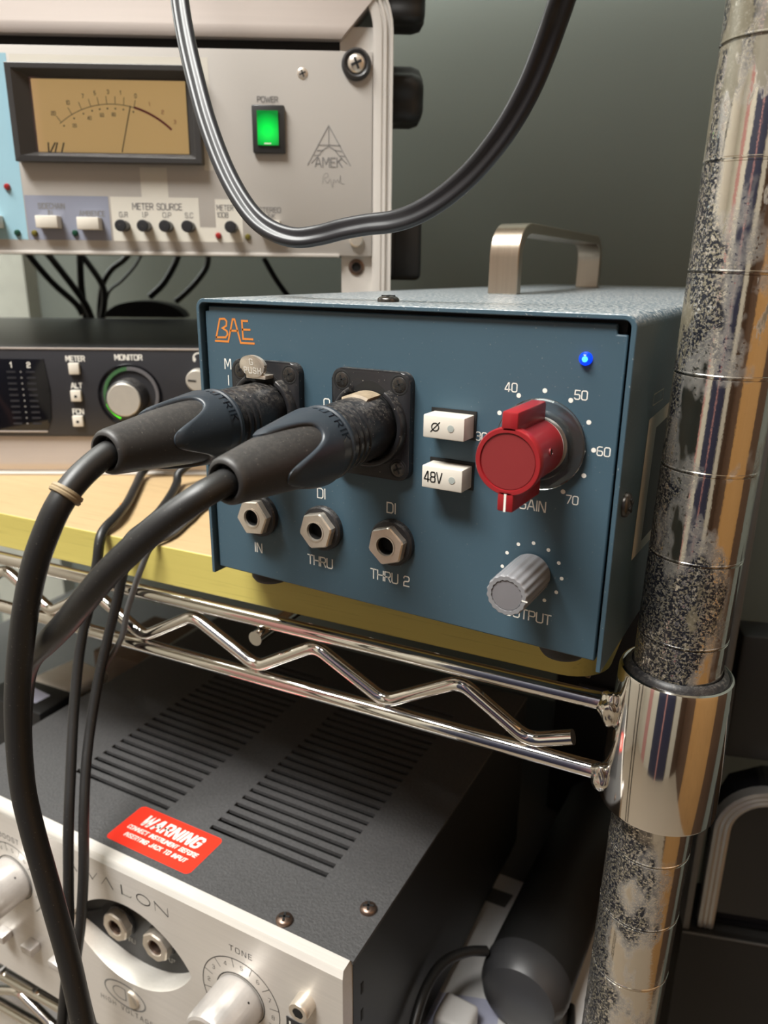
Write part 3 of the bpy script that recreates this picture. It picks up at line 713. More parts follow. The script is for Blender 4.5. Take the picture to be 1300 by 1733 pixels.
# ================================================================== PLUGS AND THEIR CABLES
def plug(fx_, tail, label, path, band, patch, ph=110):
    root = thing('microphone_cable', label, 'cable', (fx_, 0, 57.94), group=None)
    d = (Vector(tail)-Vector((fx_, 0, 57.94))); L = d.length; d.normalize(); o = Vector((0, 0, 0))
    k = L/66.0
    e1 = Vector((1, 0, 0)); e1 = (e1-d*e1.dot(d)).normalized(); e2 = d.cross(e1)     # angle 0 points right, PI/2 is -up or up
    if e2.z < 0: e2 = -e2
    P = lambda r, a, h: o+d*h+(e1*math.cos(a)+e2*math.sin(a))*r
    # metal shell with grooves
    pr = [(9.2, 3.5), (9.35, 4.0), (9.35, 15.6)]
    for g in (16.4, 18.9, 21.4): pr += [(9.35, g), (8.75, g+0.35), (8.75, g+0.9), (9.35, g+1.25)]
    pr += [(9.2, 24.6), (8.6, 25.2)]
    ob('plug_shell', MB().lathe(pr, o, d, 56), 'black_metal', root, smooth=30)
    rb = lambda h: 9.55-3.7*min(1, max(0, (h-31)/(L-33)))**1.08
    hs = [31+(L-34.2-31+2)*i/14 for i in range(15)]
    body = [(8.6, 25.2)]+[(8.9, 29.5)]+[(rb(h), h) for h in hs]+[(rb(L)*1.0, L-2.0), (rb(L)*0.96, L-0.9), (rb(L)*0.86, L-0.1), (rb(L)*0.76, L), (rb(L)*0.70, L-0.3), (rb(L)*0.66, L-3.0), (3.0, L-3.2)]
    ob('cable_boot', MB().lathe(body, o, d, 64), 'boot', root, smooth=50)
    # collar ring with maker's lettering
    cr = [(9.0, 24.9), (9.9, 25.0), (10.15, 25.4), (10.15, 26.3), (9.75, 26.6), (9.75, 30.0), (10.1, 30.3), (10.1, 30.9), (9.7, 31.2)]
    rg = ob('boot_ring', MB().lathe(cr, o, d, 72), 'petal', root, smooth=35)
    tx = MB()
    for rep in range(2):
        a_start = math.radians(112) - rep*PI
        tx.text('NEUTRIK', 0, 0, 2.4, lambda u, v, dd=0, a_start=a_start: P(9.80, a_start-u/9.75, 29.5-v), 0.17, 'l', sp=.45, ws=1.1)
    ink('lettering', tx, 'gloss_black', rg)
    # petal sleeve
    pm = MB(); n, m = 144, 16; ring = []
    def edge(a):
        c = math.cos(3*(a-math.radians(ph))); s = 0.5+0.5*c
        return 35.8+14.4*(0.35*s+0.65*s*s*(3-2*s))
    for i in range(n):
        a = 2*PI*i/n; he = edge(a); line = []
        for j in range(m+1):
            h = 31.0+(he-31.0)*j/m; bulge = 0.95 if j < m-1 else (0.85 if j == m-1 else 0.55)
            line.append(pm.bm.verts.new(P(rb(h)+bulge*(0.55+0.45*min(1, (he-h)/3+0.4)), a, h)))
        line.append(pm.bm.verts.new(P(rb(he)-0.15, a, he+0.05)))
        ring.append(line)
    for i in range(n):
        A, B = ring[i], ring[(i+1) % n]
        for j in range(m+1): pm.bm.faces.new((A[j], B[j], B[j+1], A[j+1]))
    ob('petal_sleeve', pm, 'petal', root, smooth=50)
    off = Vector((fx_, 0, 57.94))
    cab = [Vector(p)-off for p in path]
    cab = [d*(L-8), d*(L-2.5)] + cab
    ob('cable_jacket', MB().tube(cab, 3.15, 20, 8), 'cable', root, smooth=60)
    if band is not None:
        sp_ = spline(cab, 8); i = min(range(len(sp_)), key=lambda k: (sp_[k]-(Vector(band)-off)).length)
        ax = (sp_[i+1]-sp_[i-1]).normalized()
        ob('rubber_band', MB().lathe([(3.1, -1.1), (3.9, -0.95), (4.05, -0.3), (3.85, 0.05), (4.1, 0.4), (3.9, 1.0), (3.1, 1.15)], sp_[i], ax, 28), 'band', root)['label'] = 'tan rubber band'
    if patch:
        pm = MB()
        pm.lathe([(9.3, 2.8), (10.0, 3.0), (10.0, 9.6), (9.3, 10.2)], o, d, 20, a0=math.radians(66-180*0), a1=math.radians(118))
        # rotate so the patch is on top: the lathe's own frame is checked against e2
        ob('latch_plate', pm, 'latch', root)['label'] = 'dusty tan latch plate'
    return root
pathL = [(25.9, -67.9, 55.7), (25.4, -74.4, 51.9), (24.4, -79.3, 46.7), (22.0, -82.2, 39.5), (19.4, -84.0, 32.1), (16.7, -85.4, 22.8), (13.5, -86.0, 12.7), (10.8, -86.6, 2.3), (9.4, -87.5, -7.9), (9.0, -88.5, -19.8), (9.3, -89.2, -32.0), (10.9, -89.3, -44.6), (13.0, -89.1, -57.4), (15.4, -89.0, -70.5), (17.7, -88.9, -83.9), (19.7, -89.2, -97.7), (21.5, -89.7, -111.7), (23.4, -90.6, -130.4), (25.5, -92, -175), (26, -93, -240), (26, -94, -330)]
pathR = [(60.8, -68.3, 53.1), (57.0, -73.0, 49.6), (52.8, -76.4, 45.6), (48.0, -79.4, 40.6), (42.0, -81.8, 34.4), (35.0, -83.0, 26.9), (24.8, -81.6, 17.7), (12.2, -78.4, 8.0), (-0.6, -74.9, -1.5), (-9.3, -72.3, -10.9), (-13.3, -71.8, -20.9), (-13.5, -73.5, -30.0), (-11.4, -75.9, -39.6), (-10.4, -76.9, -50.1), (-7.6, -77.7, -63.2), (-4.1, -78.2, -76.5), (-0.5, -78.6, -90.0), (3.1, -79.2, -103.7), (7.0, -80.3, -119.4), (10.4, -80.7, -139.0), (13.5, -82, -182), (14, -83, -250), (14, -84, -330)]
plug(25.46, (26.5, -66, 57.3), 'black microphone cable with a tan rubber band, plugged into the left socket', pathL, (24.9, -77, 49.5), False, 125)
plug(63.42, (62.4, -64, 54.8), 'black microphone cable plugged into the right socket, lying over the board edge', pathR, None, True, 104)

# ---- twin-core cord looping down in front of the rack
def eight(w_, r, n=10):
    o = []
    for i in range(n+1): a = -PI*0.74+PI*1.48*i/n; o.append((w_+r*math.cos(a), r*math.sin(a)))
    for i in range(n+1): a = PI*0.26+PI*1.48*i/n; o.append((-w_+r*math.cos(a), r*math.sin(a)))
    return o
loop = [(-40, 110, 452), (-58, 40, 453), (-68, 2, 453), (-72, -14, 440), (-74, -16, 410), (-70, 8, 350), (-62, 30, 285), (-50, 42, 232), (-39.6, 39.1, 198.8), (-35.3, 34.7, 186.6), (-27.8, 28.8, 172.2), (-19.7, 23.5, 158.1), (-12.4, 19.5, 145.6), (-4.1, 16.0, 133.1), (3.9, 13.4, 123.3), (12.0, 11.7, 115.7), (19.8, 11.0, 111.4), (28.1, 11.4, 109.4), (36.0, 12.6, 110.1), (44.2, 13.0, 111.7), (52.2, 13.3, 112.8), (61.4, 12.8, 113.5), (69.3, 12.0, 115.4), (77.4, 12.0, 119.3), (85.3, 11.3, 124.6), (92.1, 10.2, 130.7), (97.3, 9.4, 136.8), (101.7, 8.3, 143.4), (104.7, 7.3, 149.2), (107.3, 6.0, 154.7), (109.6, 4.2, 159.2), (111.9, 2.9, 165.4), (118, -1, 190), (124, -8, 240), (128, -14, 330), (124, -14, 410), (118, -10, 442), (110, 6, 455), (106, 30, 455), (90, 110, 452)]
mb = MB().sweep(spline(loop, 7), eight(1.5, 1.62), ref=(0.8, 0.5, 0.2), flat=(-0.5, 0.82, -0.28))
lo = ob('power_cord', mb, 'cord', None, smooth=48); lo.location = (0, 0, Z0)
lo['label'] = 'grooved grey-black cord hanging in a loop in front of the silver rack'; lo['category'] = 'cord'
# ---- thin black cables over the board edge
def thin(label, pts, r, mat='cable'):
    o = ob('thin_cable', MB().tube(pts, r, 14, 8), mat, None, smooth=60); o.location = (0, 0, Z0); o['label'] = label; o['category'] = 'cable'; return o
thin('thin black cable over the board edge, left of the two thin hanging ones', [(-16, 300, -3.2), (-16, 200, -2), (-18, 156, 8), (-60, 127, 13), (-100, 102, 12), (-122, 90, 4), (-127, 83, -2.2), (-111, 63, -3.3), (-93.4, 42, -3.2), (-80, 24, -2.4), (-73.5, 10.4, -5), (-72.5, 5.5, -17), (-74.4, 0.7, -34.9), (-74.8, -5.5, -51.3), (-70.6, -14.7, -73), (-63.9, -24.2, -92.9), (-57.8, -32.9, -112.9), (-55.5, -38, -136.9), (-54.6, -42.2, -162.8), (-56.4, -48.2, -195.9), (-57.4, -52.3, -218.6), (-58, -56, -260), (-58, -58, -330)], 2.1)
thin('thin black cable over the board edge, nearest the blue unit of the two hanging ones', [(-10, 300, -3.2), (-10, 200, -2), (-12, 150, 8), (-50, 122, 13), (-90, 98, 10), (-101, 85, 2), (-98, 78, -2.8), (-86.8, 63, -3.3), (-71, 40, -3.1), (-62, 25, -2.4), (-59, 11.6, -5), (-60.5, 8.5, -18), (-62.3, 6, -29.3), (-65, 1.0, -46.5), (-65.9, -5, -62.8), (-63.9, -13, -80.4), (-59.8, -20.4, -94.1), (-54.4, -28, -110.4), (-50.2, -34, -129.3), (-49.2, -39, -150.7), (-50.2, -44, -172.6), (-51.0, -48, -199.6), (-51.6, -52, -222.5), (-51.0, -55.5, -260), (-48, -58, -330)], 2.1)
thin('thin grey cable on the board beside the blue unit, then hanging behind a black one', [(-20, 150, -4.4), (-48, 95, -4.4), (-63.2, 66.5, -4.4), (-54.3, 41, -4.4), (-47, 24, -4.3), (-46.5, 12.8, -4.8), (-50, 9.2, -14), (-55, 8.2, -25), (-59, 7.2, -35), (-62.5, 5.5, -48), (-69.3, -2.4, -65.1), (-67.3, -10.5, -82.9), (-63.1, -18.0, -96.8), (-57.7, -25.1, -114.2), (-53.3, -31.2, -133.4), (-52.2, -36.4, -155.1), (-53.1, -41.6, -177.2), (-53.7, -45.8, -204.4), (-54.2, -49.9, -227.4), (-54.0, -53.1, -265.2)], 1.25, 'grey_edge')

# ================================================================== RACK CASE
RK = (-105.5, 108.5, -5.9); RA = 32.0
XL = -300.0
rc = thing('rack_case', 'white and silver equipment rack case standing on the beech board', 'rack case', RK, RA)
# outer rail: a grooved extrusion that runs up the right side and bends over the top
sec = [(0, -4.6), (1.0, -4.6), (1.3, -3.2), (1.3, -0.6), (0.5, -0.3), (0.5, 0.2), (1.3, 0.5), (1.3, 1.6), (-0.4, 2.0), (-0.4, 3.2), (1.2, 3.6), (1.2, 4.6), (0, 4.8), (-40, 4.8), (-40, 3.0), (-6, 3.0), (-6, -4.6)]
sec = [(u, v) for u, v in sec]
cxr, top_z, rad = 92.2, 236.0, 26.0
pth = [(cxr, 0, -0.0), (cxr, 0, 60), (cxr, 0, 130), (cxr, 0, top_z-rad)]
pth += [(cxr-rad+rad*math.cos(a), 0, top_z-rad+rad*math.sin(a)) for a in [PI/2*i/10 for i in range(1, 11)]]+[(XL, 0, top_z)]
ob('frame_rail', MB().sweep(pth, sec, ref=(0, -1, 0)), 'alu_white', rc, smooth=25)
def mbar(name, z0, z1, y0, x0, x1, slant, mat):
    """a front bar with a slanted right end and a softly rolled face"""
    m = MB(); n = 8; rows = []
    for i in range(n+1):
        t_ = i/n; z = z0+(z1-z0)*t_; y = y0-(1.5*(1-t_)**1.3 if i else 0.4)
        xr = x1+slant*t_
        rows.append([m.bm.verts.new((x0, y, z)), m.bm.verts.new((xr, y, z)), m.bm.verts.new((xr, 12, z)), m.bm.verts.new((x0, 12, z))])
    for A, B in zip(rows, rows[1:]):
        for i in range(4): m.bm.faces.new((A[i], A[(i+1) % 4], B[(i+1) % 4], B[i]))
    m.bm.faces.new(rows[0]); m.bm.faces.new(rows[-1][::-1])
    return ob(name, m, mat, rc, smooth=50)
mbar('top_bar', 206.0, 226, -2.0, XL, 73.0, 18, 'alu')
ob('gap_shade', MB().box(XL, 73, 3, 5, 200, 208), 'black_plain', rc)  # black strip that paints the shade in the gap under the top bar
mbar('bottom_bar', 2.6, 20.6, -1.0, XL, 84, 0, 'alu')
ob('base_lip', MB().box(XL, 88, -1.2, 20, 0.0, 2.4, 0.5).box(XL, 88, -2.6, 2, -0.0, 1.2, 0.4), 'alu_white', rc)
mr = MB()
mr.box(72.3, 87.8, 2.0, 5.0, 20.6, 212.0); mr.box(85.8, 87.8, 5.0, 30, 20.6, 212.0)
ob('mounting_rail', mr, 'alu_white', rc)
for z in (90.9, 106.9):
    nb = ob('cage_nut', MB().lathe([(3.9, -0.2), (3.9, 0.5), (3.2, 0.9), (2.3, 0.9), (2.1, -0.3)], (79.8, 2.0, z), (0, -1, 0), 24), 'bronze', rc)
    ob('nut_hole', MB().lathe([(2.2, 0.05), (0, 0.1)], (79.8, 2.0, z), (0, -1, 0), 18), 'black_plain', nb)
ob('case_shell', MB().box(XL, 91, 12, 262, 226, 232).box(89, 92, 8, 262, 6, 226).box(XL, XL+3, 12, 262, 0, 226).box(XL, 91, 24, 262, 0, 4), 'alu_white', rc)
def star_knob(z, s, k):
    m = MB(); n = 40
    f = lambda a: 11.5*s*(1+0.10*math.cos(5*a+k))
    prof = [(0.35, 93), (0.75, 94), (1.0, 97), (1.0, 107), (0.9, 111), (0.6, 113), (0, 113.5)]
    m.lathe([(r*11.5*s, h) for r, h in prof], (0, 30, z), (1, 0, 0), 50, rf=lambda a, h: 1+0.10*math.cos(5*a+k))
    ob('side_knob', m, 'satin_black', rc, smooth=50)
star_knob(188.2, 1.15, 0.5); star_knob(228, 0.9, 1.4)
ob('corner_bumper', MB().box(92.5, 113.5, 18, 44, 100.5, 131, 3.0, 3).box(92.2, 99, 12, 18, 103, 128, 1), 'satin_black', rc)

# ---- the silver processor in the rack
pr = thing('rack_processor', 'silver rack processor with amber needle meter and lit green power switch', 'rack unit', RK, RA)
ob('faceplate', MB().box(XL, 87.4, -1.6, 1.8, 112.0, 201.4, 0.4), 'face_grey', pr)
ob('chassis', MB().box(XL+4, 70, 1.8, 240, 113.5, 199.5), 'alu', pr)
ob('bottom_lip', MB().box(XL, 71.5, -2.4, -1.6, 111.4, 113.0, 0.2), 'alu_white', pr)
Fp = front(-1.66); Fq = front(-1.70); Fr = front(-1.76)
def patch(nm, x0, x1, z0, z1, mat, f=Fp):
    m = MB(); m.face([f(x0, z0), f(x1, z0), f(x1, z1), f(x0, z1)]); return ink(nm, m, mat, pr)
patch('printed_stripe', -78.2, 7.5, 193.3, 197.6, 'face_light')
patch('printed_stripe', -38.3, 3.8, 117.8, 137.9, 'face_light'); patch('printed_stripe', -23.2, -10.4, 137.9, 151, 'face_light')
patch('printed_stripe', 3.8, 11.6, 117.8, 124.5, 'face_light'); patch('printed_stripe', 11.6, 24.5, 117.8, 137.4, 'face_light')
patch('printed_stripe', 7.5, 11.7, 150, 197.6, 'face_light')
patch('lavender_field', -79.0, -39.3, 118.0, 138.0, 'lav'); patch('blue_field', -118, -79.4, 118.0, 198.0, 'sky')
def ptext(txt, x, z, h, mat='grey_ink', anchor='c', wt=0.15, **k): return ink('lettering', MB().text(txt, x, z, h, Fr, wt, anchor, **k), mat, pr)
ptext('METER SOURCE', -16.2, 132.3, 2.7, sp=.2, ws=.9)
for x, s_ in zip((-32.6, -22.2, -11.8, -1.2), ('G.R', 'I.P', 'O.P', 'S.C')): ptext(s_, x, 128.8, 2.2, wt=.13)
ptext('SIDECHAIN', -66.6, 132.2, 2.3, ws=.8); ptext('IN', -67.5, 129.4, 2.0); ptext('AMBIENCE', -47.6, 129.1, 2.2, ws=.85)
ptext('METER', 12.4, 132.4, 2.3, anchor='l', ws=.8); ptext('10DB', 12.4, 129.2, 2.2, anchor='l', ws=.8)
ptext('STEREO', 37.9, 131.7, 2.2); ptext('LINK', 37.9, 128.9, 2.0); ptext('POWER', 38.5, 179.8, 2.2, wt=.17)
# maker's emblem: a triangle of struts over the name
mb = MB()
for pl in ([(56.6, 153.1), (66.8, 170.3), (77.0, 153.0)], [(66.8, 170.3), (66.8, 162.3)], [(61.6, 161.8), (66.8, 161.9), (72.3, 161.7)], [(61.2, 159.4), (63.8, 159.6), (66.8, 161.4), (69.8, 159.6), (72.6, 159.3)], [(59.4, 157.3), (62.0, 157.5), (58.4, 154.0)], [(74.3, 157.1), (71.6, 157.3), (75.3, 153.9)], [(62.0, 157.5), (63.8, 159.6)], [(71.6, 157.3), (69.8, 159.6)]):
    mb.ribbon(pl, 0.34, Fr)
ink('emblem', mb, 'grey_ink', pr)
ptext('AMEK', 66.6, 152.4, 3.9, wt=.12, sp=.2)
mb = MB()
sig = spline([(63.6, 144.8, 0), (64.2, 148.6, 0), (65.8, 149.6, 0), (66.3, 148.2, 0), (64.6, 147.2, 0), (66.0, 145.2, 0), (67.2, 147.0, 0), (67.8, 145.4, 0), (68.4, 143.4, 0), (69.0, 146.8, 0), (70.0, 145.6, 0), (70.8, 146.8, 0), (71.6, 145.4, 0), (72.2, 148.8, 0), (72.4, 145.4, 0), (74.2, 145.0, 0)], 4)
mb.ribbon([(p.x, p.y) for p in sig], 0.16, Fr); ink('signature', mb, 'grey_ink', pr)
# needle meter
mt = MB()
ox, oz = (-78.6, 7.7), (152.2, 193.2); ix, iz = (-69.2, 1.0), (156.9, 187.6)
O_ = [(ox[0], -7.5, oz[0]), (ox[1], -7.5, oz[0]), (ox[1], -7.5, oz[1]), (ox[0], -7.5, oz[1])]
B_ = [(x, -1.6, z) for x, y, z in O_]
M_ = [(ox[0]+3.0, -7.5, oz[0]+2.4), (ox[1]-3.0, -7.5, oz[0]+2.4), (ox[1]-3.0, -7.5, oz[1]-2.4), (ox[0]+3.0, -7.5, oz[1]-2.4)]
I_ = [(ix[0], -2.55, iz[0]), (ix[1], -2.55, iz[0]), (ix[1], -2.55, iz[1]), (ix[0], -2.55, iz[1])]
LV = [[mt.bm.verts.new(p) for p in R_] for R_ in (B_, O_, M_, I_)]
for A, B in zip(LV, LV[1:]):
    for i in range(4): mt.bm.faces.new((A[i], A[(i+1) % 4], B[(i+1) % 4], B[i]))
me_ = ob('needle_meter', mt, 'bezel', pr, smooth=0, bevel=0.25); me_['label'] = 'amber needle meter in a black bezel'
dl = MB().box(ix[0]-0.3, ix[1]+0.3, -2.45, -1.6, iz[0]-0.3, iz[1]+0.3); ob('dial', dl, 'dial', me_)
Fd = front(-2.52)
mcx, mcz, mr_ = -33.5, 138.0, 39.6
mk = MB(); mk.arc(mcx, mcz, mr_, 128, 74.5, 0.28, Fd); 
for i, a in enumerate((127, 118, 110.5, 104, 98.5, 93, 87.5, 82, 75)):
    c_, s_ = math.cos(math.radians(a)), math.sin(math.radians(a))
    mk.ribbon([(mcx+mr_*c_, mcz+mr_*s_), (mcx+(mr_+3.2)*c_, mcz+(mr_+3.2)*s_)], 0.26, Fd)
    mk.disc(mcx+(mr_-1.8)*c_, mcz+(mr_-1.8)*s_, 0.38, Fd, 10)
for a, s_ in ((128, '20'), (117, '10'), (107, '7'), (99.5, '5'), (91.5, '3'), (84, '1'), (75, '0')):
    mk.text(s_, mcx+(mr_+4.3)*math.cos(math.radians(a)), mcz+(mr_+4.3)*math.sin(math.radians(a)), 1.6, Fd, 0.16, 'c', sp=.2, ws=.8)
for a, s_ in ((121, '20'), (108, '40'), (98, '60'), (89, '80')):
    mk.text(s_, mcx+(mr_-5)*math.cos(math.radians(a)), mcz+(mr_-5)*math.sin(math.radians(a)), 1.4, Fd, 0.16, 'c', sp=.2, ws=.8)
mk.text('VU', -66.0, 156.2, 4.6, Fd, 0.14, 'l', shear=.35)
ink('scale_marks', mk, 'black_ink', me_)
rk = MB(); rk.arc(mcx, mcz, mr_+0.1, 74.5, 48, 1.0, Fd)
for a, s_ in ((66, '1'), (57, '2'), (48, '3')):
    rk.text(s_, mcx+(mr_+3.2)*math.cos(math.radians(a)), mcz+(mr_+3.2)*math.sin(math.radians(a)), 1.5, Fd, 0.16, 'c')
ink('red_scale', rk, 'scale_red', me_)
nd = MB(); nd.tube([(-30.4, -2.85, 157.2), (-24.8, -2.85, 177.0)], 0.22, 8, smooth=False, ref=(0, 1, 0)); ob('needle', nd, 'black_plain', me_)
gm = MB(); gm.box(ix[0]-0.6, ix[1]+0.6, -3.5, -3.2, iz[0]-0.6, iz[1]+0.6); ob('meter_glass', gm, 'glass', me_)
# lit rocker switch
sw = ob('power_switch', MB().box(31.1, 46.4, -4.2, -1.6, 157.6, 178.3, 0.7, 2), 'switch_black', pr); sw['label'] = 'lit green power rocker switch'
m = MB(); rows = []
for i in range(9):
    t_ = i/8; z = 161.0+14.7*t_; y = -4.4-1.2*abs(t_-0.45)
    rows.append([m.bm.verts.new((33.6, y, z)), m.bm.verts.new((43.4, y, z)), m.bm.verts.new((43.4, -3.6, z)), m.bm.verts.new((33.6, -3.6, z))])
for A, B in zip(rows, rows[1:]):
    for i in range(4): m.bm.faces.new((A[i], A[(i+1) % 4], B[(i+1) % 4], B[i]))
m.bm.faces.new(rows[0]); m.bm.faces.new(rows[-1][::-1])
ob('rocker', m, 'switch_green', sw)
ink('rocker_mark', MB().ribbon([(36.9, 161.7), (39.7, 161.7)], 0.5, front(-5.05)), 'white', sw)
# push buttons, small round keys, lamps, screws
for x0, z0 in ((-72.8, 123.2), (-53.4, 122.7), (32.8, 122.2), (-100.5, 123.0)):
    ob('push_button', MB().box(x0, x0+10.4, -7.8, -1.5, z0, z0+5.6, 0.4, 2), 'cream_button', pr)
for x in (-32.6, -22.2, -11.8, -1.2, 19.3):
    kb = ob('round_key', MB().lathe([(2.5, 0), (2.5, 5.4), (2.75, 5.7), (2.75, 8.3), (2.4, 8.7), (0, 8.8)], (x+0.4, -1.5, 124.6), (0, -1, 0), 24), 'black', pr)
for x, z, mt_ in ((-76, 120.9, 'led_amber'), (-84.2, 121.0, 'led_green'), (-56.6, 121.2, 'led_green'), (12.5, 120.8, 'led_red'), (-86.3, 141.6, 'led_red'), (26.8, 120.3, 'led_amber')):
    ob('indicator_lamp', MB().lathe([(1.6, 0), (1.5, 0.8), (1.0, 1.6), (0, 1.9)], (x, -1.5, z), (0, -1, 0), 18), mt_, pr)
for x, z in ((55.0, 191.9), (54.6, 122.2)): cross_screw('panel_screw', pr, (x, -1.4, z), (0, -1, 0), 2.5, 0.8, 'nickel')
ms = ob('cup_washer', MB().lathe([(6.9, 0), (6.6, 1.8), (5.6, 3.0), (4.6, 2.4), (4.3, 1.2), (0, 1.2)], (79.9, -1.6, 196.0), (0, -1, 0), 36), 'black', pr)
cross_screw('mounting_screw', ms, (79.9, -2.9, 196.0), (0, -1, 0), 4.2, 2.4, 'nickel', 'brass-tinted cross-head screw')
ob('hex_bolt', MB().lathe([(3.4, 0), (3.4, 2.2), (2.8, 2.8), (0, 2.9)], (79.8, -1.5, 119.5), (0, -1, 0), 20), 'nickel', pr)

# ---- the dark recording interface below it
it = thing('audio_interface', 'dark grey audio interface with silver monitor knob and green level ring', 'audio interface', RK, RA)
ob('faceplate', MB().box(XL, 87.0, -3.0, 0.5, 21.2, 66.5, 0.5), 'graphite', it)
ob('chassis', MB().box(XL+4, 70, 0.5, 238, 22, 65.6), 'graphite', it)
ob('top_trim', MB().box(XL, 87.0, -3.4, -2.4, 65.7, 66.6, 0.15), 'alu', it)
Fi = front(-3.06); Fj = front(-3.5)
def itext(txt, x, z, h, wt=.2, parent=it, mat='white', anchor='c', f=None, **k): return ink('lettering', MB().text(txt, x, z, h, f or Fi, wt, anchor, **k), mat, parent)
itext('METER', -62.8, 60.0, 2.4, ws=.95); itext('ALT', -63.6, 46.3, 2.4); itext('FCN', -64.2, 33.0, 2.4); itext('MONITOR', -36.0, 60.7, 2.5)
for x, z in ((-63.4, 53.4), (-63.9, 39.6), (-64.3, 26.5)):
    b = ob('key', MB().box(x-2.7, x+2.7, -5.2, -3.0, z, z+5.8, 0.5, 2), 'cream_button', it)
    if z < 50: ob('key_hole', MB().lathe([(0.8, 0), (0, 0.1)], (x, -5.2, z+2.6), (0, -1, 0), 14), 'black_plain', b)
kd = ob('knob_dish', MB().lathe([(16.6, 3.0), (16.3, 3.6), (14.8, 3.2), (14.4, 2.4), (0, 2.2)], (-36.8, 0, 42.2), (0, -1, 0), 64), 'gloss_black', it); kd['label'] = 'round black dish with level ring'
def arcring(nm, a0, a1, mat):
    ob(nm, MB().lathe([(12.4, 2.9), (12.5, 4.0), (14.1, 4.0), (14.3, 2.9)], (-36.0, 0, 43.0), (0, -1, 0), 40, a0=math.radians(a0), a1=math.radians(a1)), mat, kd)
arcring('level_ring', -40, 95, 'ring_grey'); arcring('level_ring', 95, 200, 'ring_dim'); arcring('level_ring', 200, 242, 'ring_green')
ob('monitor_knob', MB().lathe([(9.6, 3), (9.4, 13.4), (8.6, 14.2), (8.4, 14.2), (8.3, 13.8), (0, 13.9)], (-36.8, 0, 42.2), (0, -1, 0), 56), 'black', kd)
ob('knob_face', MB().lathe([(8.3, 13.6), (8.3, 14.6), (7.9, 15.0), (0, 15.0)], (-36.8, 0, 42.2), (0, -1, 0), 56), 'silver_knob', kd)['label'] = 'spun silver knob face'
hk = ob('side_dial', MB().lathe([(5.6, 3), (5.4, 8.6), (4.9, 9.2), (0, 9.3)], (-1.2, 0, 51.2), (0, -1, 0), 40), 'silver_knob', it)
ink('pointer_line', MB().ribbon([(-5.0, 51.4), (-1.6, 51.0)], 0.9, front(-9.4)), 'black_ink', hk)
m = MB(); m.arc(-0.6, 61.8, 2.6, 200, -20, 0.7, Fi, 20); m.disc(-2.8, 61.2, 0.8, Fi, 10, 1.2); m.disc(1.6, 61.2, 0.8, Fi, 10, 1.2); ink('headphone_icon', m, 'white', it)
dp = ob('level_display', MB().prism([(-150, 24.2), (-81.0, 24.2), (-78.2, 30), (-77.0, 45), (-78.6, 61.0), (-150, 61.0)], lambda u, v, d: (u, d, v), -3.4, -2.8, 0.15), 'gloss_black', it)
itext('1', -95.2, 56.7, 2.4, parent=dp, f=Fj); itext('2', -86.4, 56.7, 2.4, parent=dp, f=Fj)
m = MB(); n_ = MB()
for k in range(10):
    z = 53.9-2.95*k
    for x in (-97.8, -88.0): m.box(x, x+4.4, -3.6, -3.3, z, z+0.9)
    n_.disc(-90.7, z+0.5, 0.5, Fj, 8)
sg = ob('level_segments', m, 'graphite', dp, smooth=0)
ink('scale_dots', n_, 'grey_ink', dp)
ob('display_rule', MB().box(-150, -80.8, -3.7, -3.0, 23.2, 24.0, 0.1), 'alu', dp)

# ---- cables hanging behind the silver processor, in the gap
def bcable(label, pts, r=1.9):
    P = [(x, y, z) for x, y, z in pts]
    o = ob('back_cable', MB().tube(P, r, 10, 6), 'cable', rc, smooth=60)
    o.parent = None; o.location = (RK[0]*U, RK[1]*U, RK[2]*U+Z0); o.rotation_euler = (0, 0, math.radians(RA))
    o['label'] = label; o['category'] = 'cable'
    return o
YB = 248
bcable('black cable at the far left of the gap, sagging right into the bundle', [(-185, 243, 125), (-178, 243, 112), (-162, 242, 92), (-146, 241, 77), (-141, 241, 68)], 2.6)
bcable('black cable second from the left in the gap, running right into the bundle', [(-172, 247, 122), (-164, 247, 112), (-150, 247, 92), (-140, 247, 76), (-136, 247, 64)], 2.8)
bcable('black cable of the bundle that drops almost straight down', [(-142, 253.4, 122), (-143, 253.4, 108), (-144, 253.4, 88), (-143, 253.4, 64)], 2.8)
bcable('black cable of the bundle that bows out to the right', [(-150, 259.8, 122), (-138, 259.8, 106), (-129, 259.8, 90), (-128.5, 259.8, 78), (-132, 259.8, 64)], 2.6)
bcable('black cable of the bundle that curves up to the right', [(-104, 265.6, 118), (-112, 265.6, 110), (-122, 265.6, 103), (-130, 265.6, 92), (-134, 265.6, 78), (-136, 265.6, 64)], 2.4)
bcable('thinnest black cable of the bundle, rising to the right', [(-96, 270.2, 118), (-104, 270.2, 106), (-116, 270.2, 94), (-128, 270.2, 84), (-133, 270.2, 64)], 1.2)
bcable('left of the two slanting black cables that end in the round adapter', [(-61, YB, 120), (-66, YB, 108), (-76, YB, 93), (-86, YB, 84), (-88.5, YB, 82.2)], 2.6)
bcable('right of the two slanting black cables that end in the round adapter', [(-40, YB+5, 120), (-42, YB+5, 106), (-52, YB+5, 93), (-64, YB+5, 82), (-69, YB+5, 78.5)], 2.4)
bcable('black cable dropping behind the right end of the gap', [(14, 170, 112), (22, 170, 98), (32, 170, 84), (43, 170, 68.5)], 1.9)
ad = thing('plug_adapter', 'black round-topped adapter behind the interface under two slanting cables', 'adapter', RK, RA)
m = MB(); m.prism([(-124, 66.2), (-60, 66.2)]+[(-92+32*math.cos(a), 66.2+13*math.sin(a)) for a in [PI*i/16 for i in range(1, 16)]], lambda u, v, d: (u, d, v), 240, 262, 1.0)
ob('adapter_body', m, 'satin_black', ad)

